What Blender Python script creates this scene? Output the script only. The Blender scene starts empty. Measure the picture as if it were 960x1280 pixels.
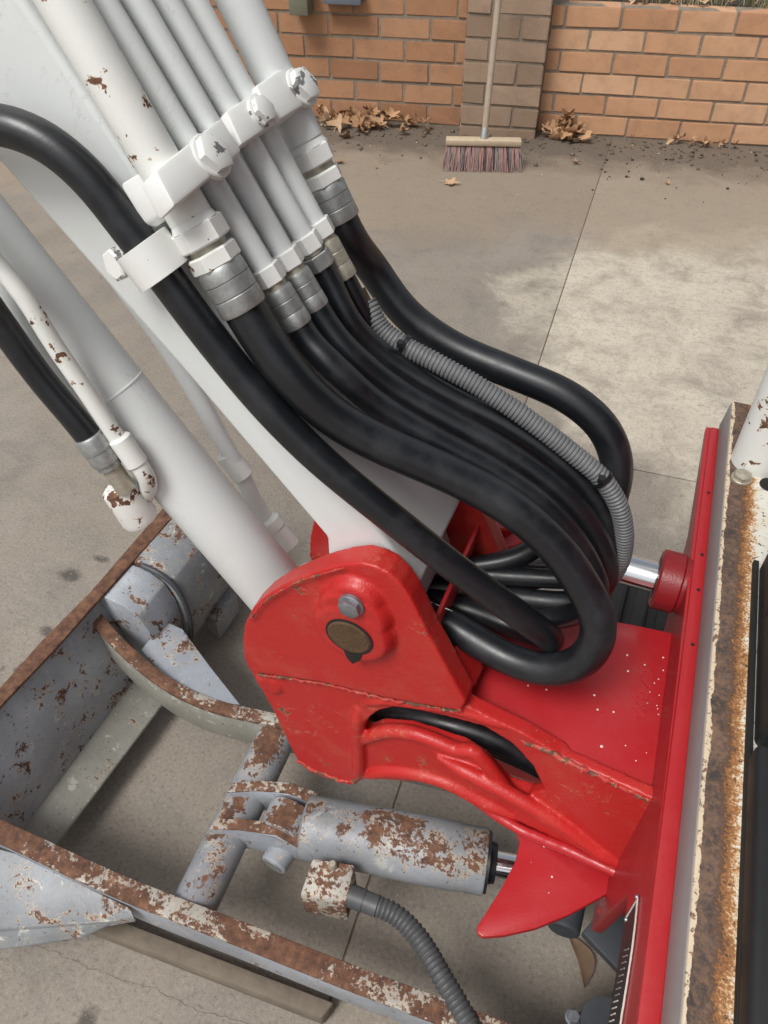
import bpy, bmesh, math, random
from mathutils import Vector, Matrix
import numpy as np
random.seed(7)
R = math.radians
scn = bpy.context.scene
col = scn.collection

# ------------------------------------------------------------------ camera
CAM = Vector((0, 0, 1.19)); PITCH = R(44.5); YAW = R(22.2); FPX = 961.0
cd = bpy.data.cameras.new('camera'); cam = bpy.data.objects.new('camera', cd); col.objects.link(cam)
cam.location = CAM; cam.rotation_euler = (R(90) - PITCH, 0, YAW)
cd.sensor_fit = 'VERTICAL'; cd.sensor_height = 36.0; cd.sensor_width = 27.0
cd.lens = FPX / 1280 * 36; cd.clip_start = .01; cd.clip_end = 800
scn.camera = cam
# ------------------------------------------------------------------ sky and sun (bright overcast)
w = bpy.data.worlds.new('World'); scn.world = w; w.use_nodes = True
wn = w.node_tree.nodes; wl = w.node_tree.links; wn.clear()
sky = wn.new('ShaderNodeTexSky'); sky.sky_type = 'NISHITA'; sky.sun_disc = False
SUN_EL, SUN_AZ = R(58), R(200)           # azimuth clockwise from +Y
sky.sun_elevation = SUN_EL; sky.sun_rotation = SUN_AZ
sky.dust_density = 4.0; sky.air_density = 1.0; sky.ozone_density = 1.0
hs = wn.new('ShaderNodeHueSaturation'); hs.inputs['Saturation'].default_value = .26
bg = wn.new('ShaderNodeBackground'); bg.inputs['Strength'].default_value = .08
wo = wn.new('ShaderNodeOutputWorld')
wl.new(sky.outputs[0], hs.inputs['Color']); wl.new(hs.outputs[0], bg.inputs['Color']); wl.new(bg.outputs[0], wo.inputs['Surface'])
sd = bpy.data.lights.new('sun', 'SUN'); sd.energy = 1.5; sd.angle = R(20); sd.color = (1, .98, .955)
so = bpy.data.objects.new('sun', sd); col.objects.link(so)
sv = Vector((math.sin(SUN_AZ) * math.cos(SUN_EL), math.cos(SUN_AZ) * math.cos(SUN_EL), math.sin(SUN_EL)))
so.rotation_euler = sv.to_track_quat('Z', 'Y').to_euler()
scn.render.engine = 'CYCLES'
scn.cycles.max_bounces = 6; scn.cycles.diffuse_bounces = 3; scn.cycles.glossy_bounces = 3
scn.view_settings.view_transform = 'Standard'; scn.view_settings.look = 'None'
scn.view_settings.exposure = 0.6; scn.view_settings.gamma = 1
scn.view_settings.use_curve_mapping = False

# ------------------------------------------------------------------ survey helpers: photo measurement + known plane -> place in the yard
FW = Vector((-math.sin(YAW) * math.cos(PITCH), math.cos(YAW) * math.cos(PITCH), -math.sin(PITCH)))
RT = Vector((math.cos(YAW), math.sin(YAW), 0)); UP = RT.cross(FW)
def P(px, py, x=None, y=None, z=None):
    r = FW + RT * ((px - 480) / FPX) - UP * ((py - 640) / FPX)
    if x is not None: t = (x - CAM.x) / r.x
    elif y is not None: t = (y - CAM.y) / r.y
    else: t = (z - CAM.z) / r.z
    return CAM + r * t
BO = Vector((-.184, 0, .627)); BA = R(50)          # boom foot pin; boom frame: along, up-normal
BU = Vector((-math.cos(BA), 0, math.sin(BA))); BN = Vector((math.sin(BA), 0, math.cos(BA)))
def PN(px, py, n):
    r = FW + RT * ((px - 480) / FPX) - UP * ((py - 640) / FPX)
    t = (n - (CAM - BO).dot(BN)) / r.dot(BN)
    return CAM + r * t
def SN(s, n, y): return Vector((BO.x, y, BO.z)) + BU * s + BN * n
def PV(px, py, a, b):                               # on the vertical plane through ground points a, b
    d = Vector((b[0] - a[0], b[1] - a[1], 0)).normalized(); nv = Vector((-d.y, d.x, 0))
    r = FW + RT * ((px - 480) / FPX) - UP * ((py - 640) / FPX)
    t = (Vector((a[0], a[1], 0)) - CAM).dot(nv) / r.dot(nv)
    return CAM + r * t

# ------------------------------------------------------------------ materials
def nodes(name):
    m = bpy.data.materials.new(name); m.use_nodes = True
    nt = m.node_tree; b = nt.nodes['Principled BSDF']
    return m, nt, b
def N(nt, t, **k):
    n = nt.nodes.new(t)
    for a, v in k.items():
        if a in n.inputs: n.inputs[a].default_value = v
        else: setattr(n, a, v)
    return n
def L(nt, a, b): nt.links.new(a, b)
def noise(nt, co, scale, detail=6, rough=.6, dist=0):
    n = N(nt, 'ShaderNodeTexNoise'); n.inputs['Scale'].default_value = scale; n.inputs['Detail'].default_value = detail
    n.inputs['Roughness'].default_value = rough; n.inputs['Distortion'].default_value = dist
    L(nt, co, n.inputs['Vector']); return n.outputs['Fac']
def ramp(nt, f, stops):
    r = N(nt, 'ShaderNodeValToRGB'); e = r.color_ramp.elements
    while len(e) < len(stops): e.new(.5)
    for q, (p, c) in zip(e, stops): q.position = p; q.color = (*c, 1) if len(c) == 3 else c
    L(nt, f, r.inputs[0]); return r.outputs[0]
def step(nt, f, a, b):
    n = N(nt, 'ShaderNodeMapRange'); n.inputs['From Min'].default_value = a; n.inputs['From Max'].default_value = b
    L(nt, f, n.inputs['Value']); return n.outputs[0]
def math_(nt, op, a, b=None):
    n = N(nt, 'ShaderNodeMath', operation=op)
    for i, v in enumerate((a, b)):
        if v is None: continue
        if isinstance(v, (int, float)): n.inputs[i].default_value = v
        else: L(nt, v, n.inputs[i])
    return n.outputs[0]
def mix(nt, f, a, b):
    n = N(nt, 'ShaderNodeMix', data_type='RGBA')
    for s, v in ((n.inputs[0], f), (n.inputs[6], a), (n.inputs[7], b)):
        if isinstance(v, (int, float)): s.default_value = v
        elif isinstance(v, tuple): s.default_value = (*v, 1)
        else: L(nt, v, s)
    return n.outputs[2]
def bump(nt, b, h, strength=.3, dist=.002, prev=None):
    n = N(nt, 'ShaderNodeBump'); n.inputs['Strength'].default_value = strength; n.inputs['Distance'].default_value = dist
    L(nt, h, n.inputs['Height'])
    if prev: L(nt, prev, n.inputs['Normal'])
    L(nt, n.outputs[0], b.inputs['Normal']); return n.outputs[0]
def objco(nt): return N(nt, 'ShaderNodeTexCoord').outputs['Object']
def sep(nt, co):
    s = N(nt, 'ShaderNodeSeparateXYZ'); L(nt, co, s.inputs[0]); return s.outputs

RUST_D, RUST_M, RUST_L = (.048, .026, .018), (.13, .062, .037), (.25, .125, .068)
def rust_colour(nt, co, sc=60):
    return ramp(nt, noise(nt, co, sc, 8, .7), [(.3, RUST_D), (.5, RUST_M), (.72, RUST_L)])
def paint(name, base, chip=.70, chip_scale=22, fine=90, rough=.38, tint=.08, primer=None, dirt=.25, peel=.0, dirtcol=(.25, .2, .15), coat=0.0, under=None, scratch=0):
    """painted metal: chips down to rust (higher chip = fewer), pale rim, dusty film, orange peel"""
    m, nt, b = nodes(name); co = objco(nt)
    big = noise(nt, co, chip_scale, 4, .55, .3); fn = noise(nt, co, fine, 3, .6)
    v = math_(nt, 'ADD', math_(nt, 'MULTIPLY', big, .72), math_(nt, 'MULTIPLY', fn, .28))
    mask = step(nt, v, chip, chip + .008); rim = step(nt, v, chip - .014, chip - .004)
    tone = noise(nt, co, 7, 3, .5)
    c = mix(nt, math_(nt, 'MULTIPLY', tone, tint * 2), base, tuple(x * .75 for x in base))
    dm = step(nt, noise(nt, co, 16, 8, .72), .5, .8)
    c = mix(nt, math_(nt, 'MULTIPLY', dm, dirt), c, dirtcol)
    if scratch:
        ln = math_(nt, 'ABSOLUTE', math_(nt, 'SUBTRACT', noise(nt, co, 11, 7, .62, 1.2), .5))
        sm = math_(nt, 'MULTIPLY', math_(nt, 'SUBTRACT', 1.0, step(nt, ln, .002, .007)), step(nt, noise(nt, co, 8, 3, .5), .52, .60))
        sm = math_(nt, 'MULTIPLY', sm, step(nt, noise(nt, co, 150, 4, .6), .42, .55))
        c = mix(nt, math_(nt, 'MULTIPLY', sm, scratch), c, dirtcol)
    if primer: c = mix(nt, math_(nt, 'MULTIPLY', rim, .8), c, primer)
    c = mix(nt, mask, c, under or rust_colour(nt, co, 140))
    L(nt, c, b.inputs['Base Color'])
    rr = mix(nt, mask, (rough,) * 3, (.85,) * 3); L(nt, math_(nt, 'ADD', rr, math_(nt, 'MULTIPLY', math_(nt, 'SUBTRACT', noise(nt, co, 35, 5, .6), .5), .22)), b.inputs['Roughness'])
    b.inputs['Coat Weight'].default_value = coat; b.inputs['Coat Roughness'].default_value = .2
    p = bump(nt, b, noise(nt, co, 420, 2, .5), peel, .0006) if peel else None
    bump(nt, b, math_(nt, 'SUBTRACT', 1.0, mask), .6, .0006, p)
    return m
M = {}
M['white'] = paint('white_paint', (.73, .76, .75), .715, 30, 160, .40, .07, (.50, .33, .2), .16, .15, (.45, .42, .36), 0, None, .35)
M['white_chip'] = paint('white_chipped_paint', (.80, .81, .77), .60, 55, 200, .45, .05, (.55, .40, .25), .2, .15, (.45, .42, .36))
M['white_clean'] = paint('white_hardware_paint', (.79, .80, .77), .672, 45, 260, .4, .06, None, .22, .15, (.45, .43, .38), 0, (.20, .20, .20))
M['bolt_white'] = paint('chipped_white_bolt', (.78, .79, .76), .585, 70, 300, .4, .06, None, .3, .15, (.4, .38, .34), 0, (.17, .17, .17))
M['white_rusty'] = paint('rust_eaten_white_paint', (.80, .80, .76), .555, 60, 220, .5, .06, (.5, .34, .2), .3, .15, (.45, .36, .26))
M['red'] = paint('red_paint', (.44, .017, .022), .715, 40, 190, .40, .2, (.5, .24, .13), .22, .3, (.46, .13, .11), .2)
M['red_worn'] = paint('red_cast_paint', (.49, .018, .016), .646, 24, 190, .44, .2, (.46, .2, .11), .26, .8, (.50, .20, .12), .1, None, .85)
M['red_dark'] = paint('dark_red_paint', (.24, .010, .014), .70, 40, 190, .35, .2, None, .12, .4, (.15, .06, .05))

def rusty_grey(name, base, lo, scale=14, pale=.35, topw=.0):
    """blue grey paint worn through: rust islands, pale primer rims, dusty film"""
    m, nt, b = nodes(name); co = objco(nt)
    v = math_(nt, 'ADD', math_(nt, 'MULTIPLY', noise(nt, co, scale, 8, .7, .5), .68), math_(nt, 'MULTIPLY', noise(nt, co, 190, 5, .7), .32))
    nz = sep(nt, N(nt, 'ShaderNodeNewGeometry').outputs['True Normal'])[2]
    v = math_(nt, 'ADD', v, math_(nt, 'MULTIPLY', math_(nt, 'SUBTRACT', nz, .55), topw))
    mask = step(nt, v, lo, lo + .026); rim = step(nt, v, lo - .024, lo - .006)
    c = ramp(nt, noise(nt, co, 9, 5, .6), [(.3, tuple(x * .72 for x in base)), (.55, base), (.75, tuple(min(1, x * 1.35) for x in base))])
    c = mix(nt, math_(nt, 'MULTIPLY', step(nt, noise(nt, co, 45, 8, .75), .52, .7), .5), c, (.34, .31, .25))
    v2 = noise(nt, co, scale * 1.7, 7, .7, .6)
    c = mix(nt, math_(nt, 'MULTIPLY', step(nt, v2, .60, .63), pale), c, (.58, .56, .47))
    c = mix(nt, math_(nt, 'MULTIPLY', math_(nt, 'MULTIPLY', rim, step(nt, noise(nt, co, 40, 3, .6), .42, .58)), .75), c, (.52, .43, .32))
    c = mix(nt, step(nt, noise(nt, co, 210, 4, .6, .2), .655, .675), c, (.10, .055, .035))
    c = mix(nt, mask, c, rust_colour(nt, co, 75))
    L(nt, c, b.inputs['Base Color'])
    L(nt, mix(nt, mask, (.42,) * 3, (.88,) * 3), b.inputs['Roughness'])
    p = bump(nt, b, noise(nt, co, 260, 4, .6), .25, .0008)
    bump(nt, b, math_(nt, 'SUBTRACT', 1.0, v), .45, .003, p)
    return m
M['grey'] = rusty_grey('worn_blue_grey_paint', (.33, .355, .395), .572, 19, .35, .03)
M['grey_blade'] = rusty_grey('scoured_blade_paint', (.36, .385, .42), .548, 30, .55)
M['grey_tube'] = rusty_grey('rust_blotched_grey_paint', (.27, .285, .305), .565, 15, .35, .20)
M['grey_olive'] = rusty_grey('dirty_olive_grey_paint', (.30, .295, .255), .60, 30, .7)
M['grey_pale'] = rusty_grey('peeling_pale_grey_paint', (.25, .265, .28), .55, 24, .75)
M['rust'] = rusty_grey('rusted_edge_steel', (.40, .38, .33), .455, 16, .5)
M['rust_full'] = rusty_grey('rusted_steel', (.3, .24, .18), .36, 14, .2)

def simple(name, c, rough=.5, metal=0, ns=40, var=.25, bs=.0, bscale=200, bdist=.0006):
    m, nt, b = nodes(name); co = objco(nt)
    L(nt, mix(nt, noise(nt, co, ns, 6, .65), tuple(x * (1 - var) for x in c), tuple(min(1, x * (1 + var)) for x in c)), b.inputs['Base Color'])
    b.inputs['Metallic'].default_value = metal
    L(nt, math_(nt, 'ADD', rough - .1, math_(nt, 'MULTIPLY', noise(nt, co, ns * 1.3, 5, .6), .2)), b.inputs['Roughness'])
    if bs: bump(nt, b, noise(nt, co, bscale, 4, .6), bs, bdist)
    return m
M['zinc'] = simple('dull_zinc', (.40, .41, .40), .5, .75, 220, .45, .3, 500)
M['zinc_yellow'] = simple('yellowed_zinc', (.46, .43, .35), .5, .6, 200, .4, .3, 500)
M['bolt'] = simple('bare_bolt_steel', (.33, .35, .38), .42, .8, 200, .4, .2, 500)
M['chrome'] = simple('chrome', (.82, .83, .85), .14, 1, 30, .04)
M['black_steel'] = simple('black_gland', (.014, .015, .017), .38, .0, 90, .4, .1)
M['dark_gap'] = simple('gap_shade_black', (.012, .011, .010), .7, 0, 120, .6, .5, 300)  # near-black painted as the shade inside gaps, holes and recesses
M['dark_grey_paint'] = simple('dark_grey_paint', (.055, .062, .07), .5, 0, 40, .35, .15)
M['plastic'] = simple('black_textured_plastic', (.017, .018, .019), .52, 0, 30, .35, .45, 900, .0004)
M['conduit'] = simple('grey_ribbed_plastic', (.15, .155, .16), .5, 0, 60, .3)
M['conduit_dark'] = simple('dark_ribbed_plastic', (.075, .078, .08), .5, 0, 60, .35)
M['pin_rust'] = simple('rusty_pin_end', (.105, .06, .03), .75, .2, 160, .6, .8, 260, .0015)
M['wood'] = simple('weathered_handle_wood', (.36, .29, .22), .7, 0, 30, .3, .3, 90)
M['wood_pale'] = simple('pale_wood', (.50, .40, .28), .7, 0, 40, .25, .3, 120)
M['plank'] = simple('dirty_grey_timber', (.17, .14, .105), .85, 0, 25, .5, .7, 120, .002)
M['timber_green'] = simple('grey_green_timber', (.17, .17, .12), .8, 0, 30, .35, .5, 120, .001)
M['blue_grey'] = simple('blue_grey_metal', (.16, .19, .23), .55, .2, 30, .2)
M['grass'] = simple('dry_green_blades', (.12, .14, .05), .7, 0, 8, .5)
M['straw'] = simple('straw', (.42, .34, .2), .8, 0, 8, .3)
M['soil'] = simple('dark_garden_soil', (.055, .042, .032), .95, 0, 50, .6, 1, 60, .02)
M['joint'] = simple('joint_dirt', (.17, .135, .10), .95, 0, 12, .5, .6, 60, .01)
M['crumb'] = simple('soil_crumbs', (.14, .105, .075), .95, 0, 25, .7)
M['stone_pale'] = simple('pale_pebble', (.45, .40, .33), .9, 0, 25, .4)
M['edge_paint'] = simple('grey_sealant', (.29, .27, .265), .55, 0, 30, .14, .2, 300)
M['rubber_track'] = simple('track_rubber', (.02, .02, .02), .7, 0, 40, .5, .4, 120)
M['print'] = simple('white_print', (.55, .53, .48), .6, 0, 60, .2)
M['print_grey'] = simple('grey_print', (.22, .22, .22), .6, 0, 60, .2)
M['splash'] = simple('white_paint_splash', (.75, .62, .58), .6, 0, 60, .1)

def hose_mat():
    m, nt, b = nodes('black_rubber_hose'); co = objco(nt)
    dust = step(nt, noise(nt, co, 22, 8, .7), .48, .78)
    sp = step(nt, noise(nt, co, 900, 2, .5), .72, .75)
    c = mix(nt, math_(nt, 'MULTIPLY', dust, .55), (.0075, .009, .0115), (.042, .046, .052))
    c = mix(nt, math_(nt, 'MULTIPLY', sp, .5), c, (.12, .11, .1))
    L(nt, c, b.inputs['Base Color'])
    L(nt, math_(nt, 'ADD', .36, math_(nt, 'MULTIPLY', dust, .26)), b.inputs['Roughness']); b.inputs['Specular IOR Level'].default_value = .65
    bump(nt, b, noise(nt, co, 600, 3, .6), .18, .0004)
    return m
M['hose'] = hose_mat()

def brick_mat(name, cols, dark=.35):
    m, nt, b = nodes(name); co = objco(nt)
    oi = N(nt, 'ShaderNodeObjectInfo')
    add = N(nt, 'ShaderNodeVectorMath', operation='ADD'); L(nt, co, add.inputs[0])
    sc = N(nt, 'ShaderNodeVectorMath', operation='SCALE'); L(nt, oi.outputs['Location'], sc.inputs[0]); sc.inputs['Scale'].default_value = 3.1
    L(nt, sc.outputs[0], add.inputs[1]); co2 = add.outputs[0]
    c = ramp(nt, oi.outputs['Random'], cols)
    c = mix(nt, math_(nt, 'MULTIPLY', step(nt, noise(nt, co2, 14, 6, .65), .45, .75), dark), c, (.20, .12, .075))
    c = mix(nt, math_(nt, 'MULTIPLY', step(nt, noise(nt, co2, 120, 4, .6), .60, .70), .5), c, (.48, .33, .21))
    c = mix(nt, step(nt, noise(nt, co2, 75, 2, .5), .76, .78), c, (.06, .03, .02))
    L(nt, c, b.inputs['Base Color']); b.inputs['Roughness'].default_value = .9
    bump(nt, b, noise(nt, co2, 160, 5, .65), .5, .0025)
    return m
M['brick'] = brick_mat('orange_brick', [(0, (.48, .25, .135)), (.5, (.57, .32, .18)), (1, (.62, .38, .23))])
M['brick_left'] = brick_mat('brown_orange_brick', [(0, (.32, .155, .08)), (.5, (.40, .205, .108)), (1, (.43, .235, .13))], .5)
M['brick_pier'] = brick_mat('brown_pier_brick', [(0, (.23, .16, .11)), (.5, (.30, .21, .145)), (1, (.37, .265, .185))], .4)
M['mortar'] = simple('grey_mortar', (.25, .205, .155), .95, 0, 40, .45, .8, 150, .004)

def concrete_mat():
    m, nt, b = nodes('stained_concrete'); tc = N(nt, 'ShaderNodeNewGeometry'); co = tc.outputs['Position']
    X, Y, Z = sep(nt, co)
    big = noise(nt, co, 1.6, 6, .6, .6); mid = noise(nt, co, 6.5, 8, .68, .5); fine = noise(nt, co, 55, 6, .7); grit = noise(nt, co, 420, 3, .6); speck = noise(nt, co, 170, 4, .65)
    c = ramp(nt, big, [(.3, (.27, .225, .172)), (.5, (.33, .28, .222)), (.7, (.375, .325, .265))])
    c = mix(nt, math_(nt, 'MULTIPLY', step(nt, mid, .48, .68), .6), c, (.215, .20, .18))
    # dried pale cement slurry, its own irregular outline
    d1 = N(nt, 'ShaderNodeVectorMath', operation='SUBTRACT'); L(nt, co, d1.inputs[0]); d1.inputs[1].default_value = (.32, 2.18, 0)
    d2 = N(nt, 'ShaderNodeVectorMath', operation='MULTIPLY'); L(nt, d1.outputs[0], d2.inputs[0]); d2.inputs[1].default_value = (1 / .78, 1 / .82, 1)
    ln = N(nt, 'ShaderNodeVectorMath', operation='LENGTH'); L(nt, d2.outputs[0], ln.inputs[0])
    edge = math_(nt, 'ADD', ln.outputs['Value'], math_(nt, 'MULTIPLY', math_(nt, 'SUBTRACT', noise(nt, co, 3.2, 7, .62, .4), .5), 1.5))
    slur = math_(nt, 'SUBTRACT', 1.0, step(nt, edge, .82, 1.02))
    slur = math_(nt, 'MULTIPLY', slur, ramp(nt, mid, [(.34, (.15,) * 3), (.48, (.75,) * 3), (.6, (1,) * 3)]))
    slur = math_(nt, 'MULTIPLY', slur, ramp(nt, fine, [(.33, (.45,) * 3), (.5, (1,) * 3)]))
    c = mix(nt, slur, c, (.65, .575, .445))
    # brown mud washed along the foot of the wall
    mud = step(nt, math_(nt, 'ADD', math_(nt, 'SUBTRACT', Y, math_(nt, 'MULTIPLY', X, .2)), math_(nt, 'MULTIPLY', noise(nt, co, 2.6, 7, .62, .5), .9)), 3.02, 3.22)
    c = mix(nt, math_(nt, 'MULTIPLY', mud, .75), c, (.37, .285, .195))
    mud2 = step(nt, math_(nt, 'ADD', math_(nt, 'SUBTRACT', Y, math_(nt, 'MULTIPLY', X, .2)), math_(nt, 'MULTIPLY', noise(nt, co, 7, 7, .66, .5), .5)), 3.52, 3.75)
    c = mix(nt, math_(nt, 'MULTIPLY', mud2, .7), c, (.075, .055, .038))
    # oil and water spots
    for (cx_, cy_, rx, ry) in ((-.46, .085, .014, .020), (-.98, .71, .03, .018), (-.93, .58, .018, .014), (-.86, .50, .012, .018), (-.95, .77, .02, .01)):
        d1 = N(nt, 'ShaderNodeVectorMath', operation='SUBTRACT'); L(nt, co, d1.inputs[0]); d1.inputs[1].default_value = (cx_, cy_, 0)
        d2 = N(nt, 'ShaderNodeVectorMath', operation='MULTIPLY'); L(nt, d1.outputs[0], d2.inputs[0]); d2.inputs[1].default_value = (1 / rx, 1 / ry, 1)
        ln = N(nt, 'ShaderNodeVectorMath', operation='LENGTH'); L(nt, d2.outputs[0], ln.inputs[0])
        sp_ = math_(nt, 'SUBTRACT', 1.0, step(nt, math_(nt, 'ADD', ln.outputs['Value'], math_(nt, 'MULTIPLY', fine, 1.6)), 1.3, 1.9))
        c = mix(nt, math_(nt, 'MULTIPLY', sp_, .75), c, (.045, .04, .036))
    spots = step(nt, noise(nt, co, 9, 3, .5), .735, .76)
    c = mix(nt, math_(nt, 'MULTIPLY', spots, .7), c, (.05, .045, .04))
    sp2 = step(nt, noise(nt, co, 60, 3, .5), .70, .76); c = mix(nt, math_(nt, 'MULTIPLY', sp2, .5), c, (.09, .075, .06))
    c = mix(nt, math_(nt, 'MULTIPLY', step(nt, grit, .58, .72), .5), c, (.40, .35, .28))
    c = mix(nt, math_(nt, 'MULTIPLY', step(nt, math_(nt, 'SUBTRACT', 1.0, grit), .58, .72), .5), c, (.10, .085, .07))
    c = mix(nt, math_(nt, 'MULTIPLY', step(nt, speck, .54, .70), .55), c, (.46, .41, .34))
    c = mix(nt, math_(nt, 'MULTIPLY', step(nt, math_(nt, 'SUBTRACT', 1.0, speck), .54, .70), .6), c, (.13, .11, .09))
    c = mix(nt, math_(nt, 'MULTIPLY', step(nt, noise(nt, co, 23, 9, .75, .3), .52, .72), .38), c, (.17, .145, .115))
    hv = N(nt, 'ShaderNodeHueSaturation'); hv.inputs['Value'].default_value = .86; hv.inputs['Saturation'].default_value = .9; L(nt, c, hv.inputs['Color']); c = hv.outputs[0]
    L(nt, c, b.inputs['Base Color']); L(nt, math_(nt, 'ADD', .72, math_(nt, 'MULTIPLY', fine, .2)), b.inputs['Roughness'])
    p = bump(nt, b, grit, .35, .0015); bump(nt, b, fine, .3, .004, p)
    return m
M['concrete'] = concrete_mat()

def deck_mat():
    """white deck plate rusting in from its worn front half"""
    m, nt, b = nodes('rusting_white_deck'); co = objco(nt); X, Y, Z = sep(nt, co)
    n1 = noise(nt, co, 28, 8, .7, .3); n2 = noise(nt, co, 150, 8, .75, .3); n3 = noise(nt, co, 520, 4, .65)
    v = math_(nt, 'ADD', math_(nt, 'ADD', math_(nt, 'MULTIPLY', n1, .45), math_(nt, 'MULTIPLY', n2, .6)), math_(nt, 'MULTIPLY', math_(nt, 'SUBTRACT', n3, .5), .55))
    u = math_(nt, 'MULTIPLY', math_(nt, 'SUBTRACT', X, DECK_X0), 1 / (DECK_X1 - DECK_X0))     # 0 front edge .. 1 rear
    t = math_(nt, 'SUBTRACT', 1.02, u)
    wear = math_(nt, 'ADD', math_(nt, 'MULTIPLY', t, .6), v)
    c = mix(nt, step(nt, n1, .35, .7), (.74, .74, .68), (.66, .60, .46))
    c = mix(nt, step(nt, wear, .45, .53), c, (.60, .38, .19))
    c = mix(nt, step(nt, math_(nt, 'ADD', wear, math_(nt, 'MULTIPLY', n3, .12)), .59, .67), c, (.30, .13, .045))
    c = mix(nt, step(nt, math_(nt, 'SUBTRACT', wear, math_(nt, 'MULTIPLY', n3, .15)), .60, .68), c, (.10, .055, .035))
    worn = step(nt, math_(nt, 'ADD', t, math_(nt, 'ADD', math_(nt, 'MULTIPLY', n1, .5), math_(nt, 'MULTIPLY', math_(nt, 'SUBTRACT', n2, .5), .5))), .62, .78)
    wc = mix(nt, step(nt, n1, .38, .62), (.060, .046, .040), (.175, .108, .078))
    wc = mix(nt, math_(nt, 'MULTIPLY', step(nt, n2, .48, .60), .6), wc, (.24, .135, .075))
    wc = mix(nt, math_(nt, 'MULTIPLY', step(nt, math_(nt, 'SUBTRACT', 1.0, n2), .52, .62), .7), wc, (.035, .030, .028))
    c = mix(nt, step(nt, noise(nt, co, 240, 5, .7), .60, .64), c, (.05, .030, .022))
    c = mix(nt, worn, c, wc)
    lip = step(nt, math_(nt, 'ADD', t, math_(nt, 'MULTIPLY', math_(nt, 'SUBTRACT', n1, .5), .42)), .885, .90)
    c = mix(nt, math_(nt, 'MULTIPLY', lip, step(nt, math_(nt, 'SUBTRACT', 1.0, n2), .43, .46)), c, (.68, .55, .39))
    L(nt, c, b.inputs['Base Color']); b.inputs['Roughness'].default_value = .78
    bump(nt, b, n2, .5, .002)
    return m
DECK_X0, DECK_X1 = .1230, .1515
M['deck'] = deck_mat()

def bristle(name, c): return simple(name, c, .7, 0, 30, .3)
M['br1'] = bristle('pink_bristle', (.30, .16, .14)); M['br2'] = bristle('grey_bristle', (.20, .155, .14)); M['br3'] = bristle('dark_bristle', (.07, .05, .05))
def leaf_mat():
    m, nt, b = nodes('dry_brown_leaf'); co = objco(nt); oi = N(nt, 'ShaderNodeObjectInfo')
    c = ramp(nt, oi.outputs['Random'], [(0, (.26, .13, .065)), (.45, (.46, .26, .13)), (.75, (.60, .36, .19)), (1, (.68, .48, .30))])
    c = mix(nt, math_(nt, 'MULTIPLY', noise(nt, co, 60, 6, .7), .6), c, (.20, .11, .06))
    L(nt, c, b.inputs['Base Color']); b.inputs['Roughness'].default_value = .75
    bump(nt, b, noise(nt, co, 90, 4, .6), .4, .003)
    return m
M['leaf'] = leaf_mat()

# ------------------------------------------------------------------ object helpers
def tag(o, label=None, cat=None, group=None, kind=None):
    for k, v in (('label', label), ('category', cat), ('group', group), ('kind', kind)):
        if v: o[k] = v
    return o
def empty(name, loc, label, cat, group=None):
    o = bpy.data.objects.new(name, None); col.objects.link(o); o.location = loc; o.empty_display_size = .05
    return tag(o, label, cat, group)
def origin(o):
    return Vector((0, 0, 0)) if o.parent else Vector(o.location)      # parts keep world coordinates
def link(name, me, mat, parent=None, smooth=False):
    o = bpy.data.objects.new(name, me); col.objects.link(o)
    if mat: me.materials.append(M[mat] if isinstance(mat, str) else mat)
    if parent:
        o.parent = parent; o.matrix_parent_inverse = Matrix.Translation(-origin(parent))
    if smooth: me.polygons.foreach_set('use_smooth', [True] * len(me.polygons))
    return o
def from_bm(name, bm, mat, parent=None, smooth=False):
    me = bpy.data.meshes.new(name); bmesh.ops.recalc_face_normals(bm, faces=bm.faces); bm.to_mesh(me); bm.free()
    o = link(name, me, mat, parent, smooth)
    if smooth == 'auto': auto(o)
    return o
def auto(o, a=35):
    me = o.data; me.polygons.foreach_set('use_smooth', [True] * len(me.polygons))
    bm = bmesh.new(); bm.from_mesh(me)
    for e in bm.edges: e.smooth = not (len(e.link_faces) == 2 and e.calc_face_angle(0) > R(a))
    bm.to_mesh(me); bm.free()
def bevel(bm, wdt, seg=2, ang=25):
    es = [e for e in bm.edges if len(e.link_faces) == 2 and e.calc_face_angle(0) > R(ang)]
    if wdt > 0: bmesh.ops.bevel(bm, geom=es, offset=wdt, segments=seg, profile=.5, affect='EDGES', clamp_overlap=True)
def prism_bm(bm, pts, off):
    n = len(pts); a = [bm.verts.new(p) for p in pts]; b = [bm.verts.new(Vector(p) + off) for p in pts]
    bm.faces.new(a); bm.faces.new(b[::-1])
    for i in range(n): bm.faces.new((a[i], b[i], b[(i + 1) % n], a[(i + 1) % n]))
def prism(name, pts, off, mat, parent, bv=.002, seg=2):
    bm = bmesh.new(); prism_bm(bm, pts, Vector(off)); bmesh.ops.recalc_face_normals(bm, faces=bm.faces); bevel(bm, bv, seg)
    return from_bm(name, bm, mat, parent, 'auto')
def box(name, lo, hi, mat, parent, bv=.002, rot=None, seg=2):
    lo, hi = Vector(lo), Vector(hi); bm = bmesh.new(); bmesh.ops.create_cube(bm, size=1)
    c, d = (lo + hi) / 2, hi - lo
    for v in bm.verts: v.co = Vector((v.co.x * d.x, v.co.y * d.y, v.co.z * d.z))
    bevel(bm, bv, seg)
    for v in bm.verts: v.co = (rot @ v.co if rot else v.co) + c
    return from_bm(name, bm, mat, parent, 'auto')
def frame_of(d):
    d = d.normalized(); h = Vector((0, 1, 0)) if abs(d.y) < .9 else Vector((1, 0, 0))
    a = d.cross(h).normalized(); return a, d.cross(a).normalized()
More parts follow.
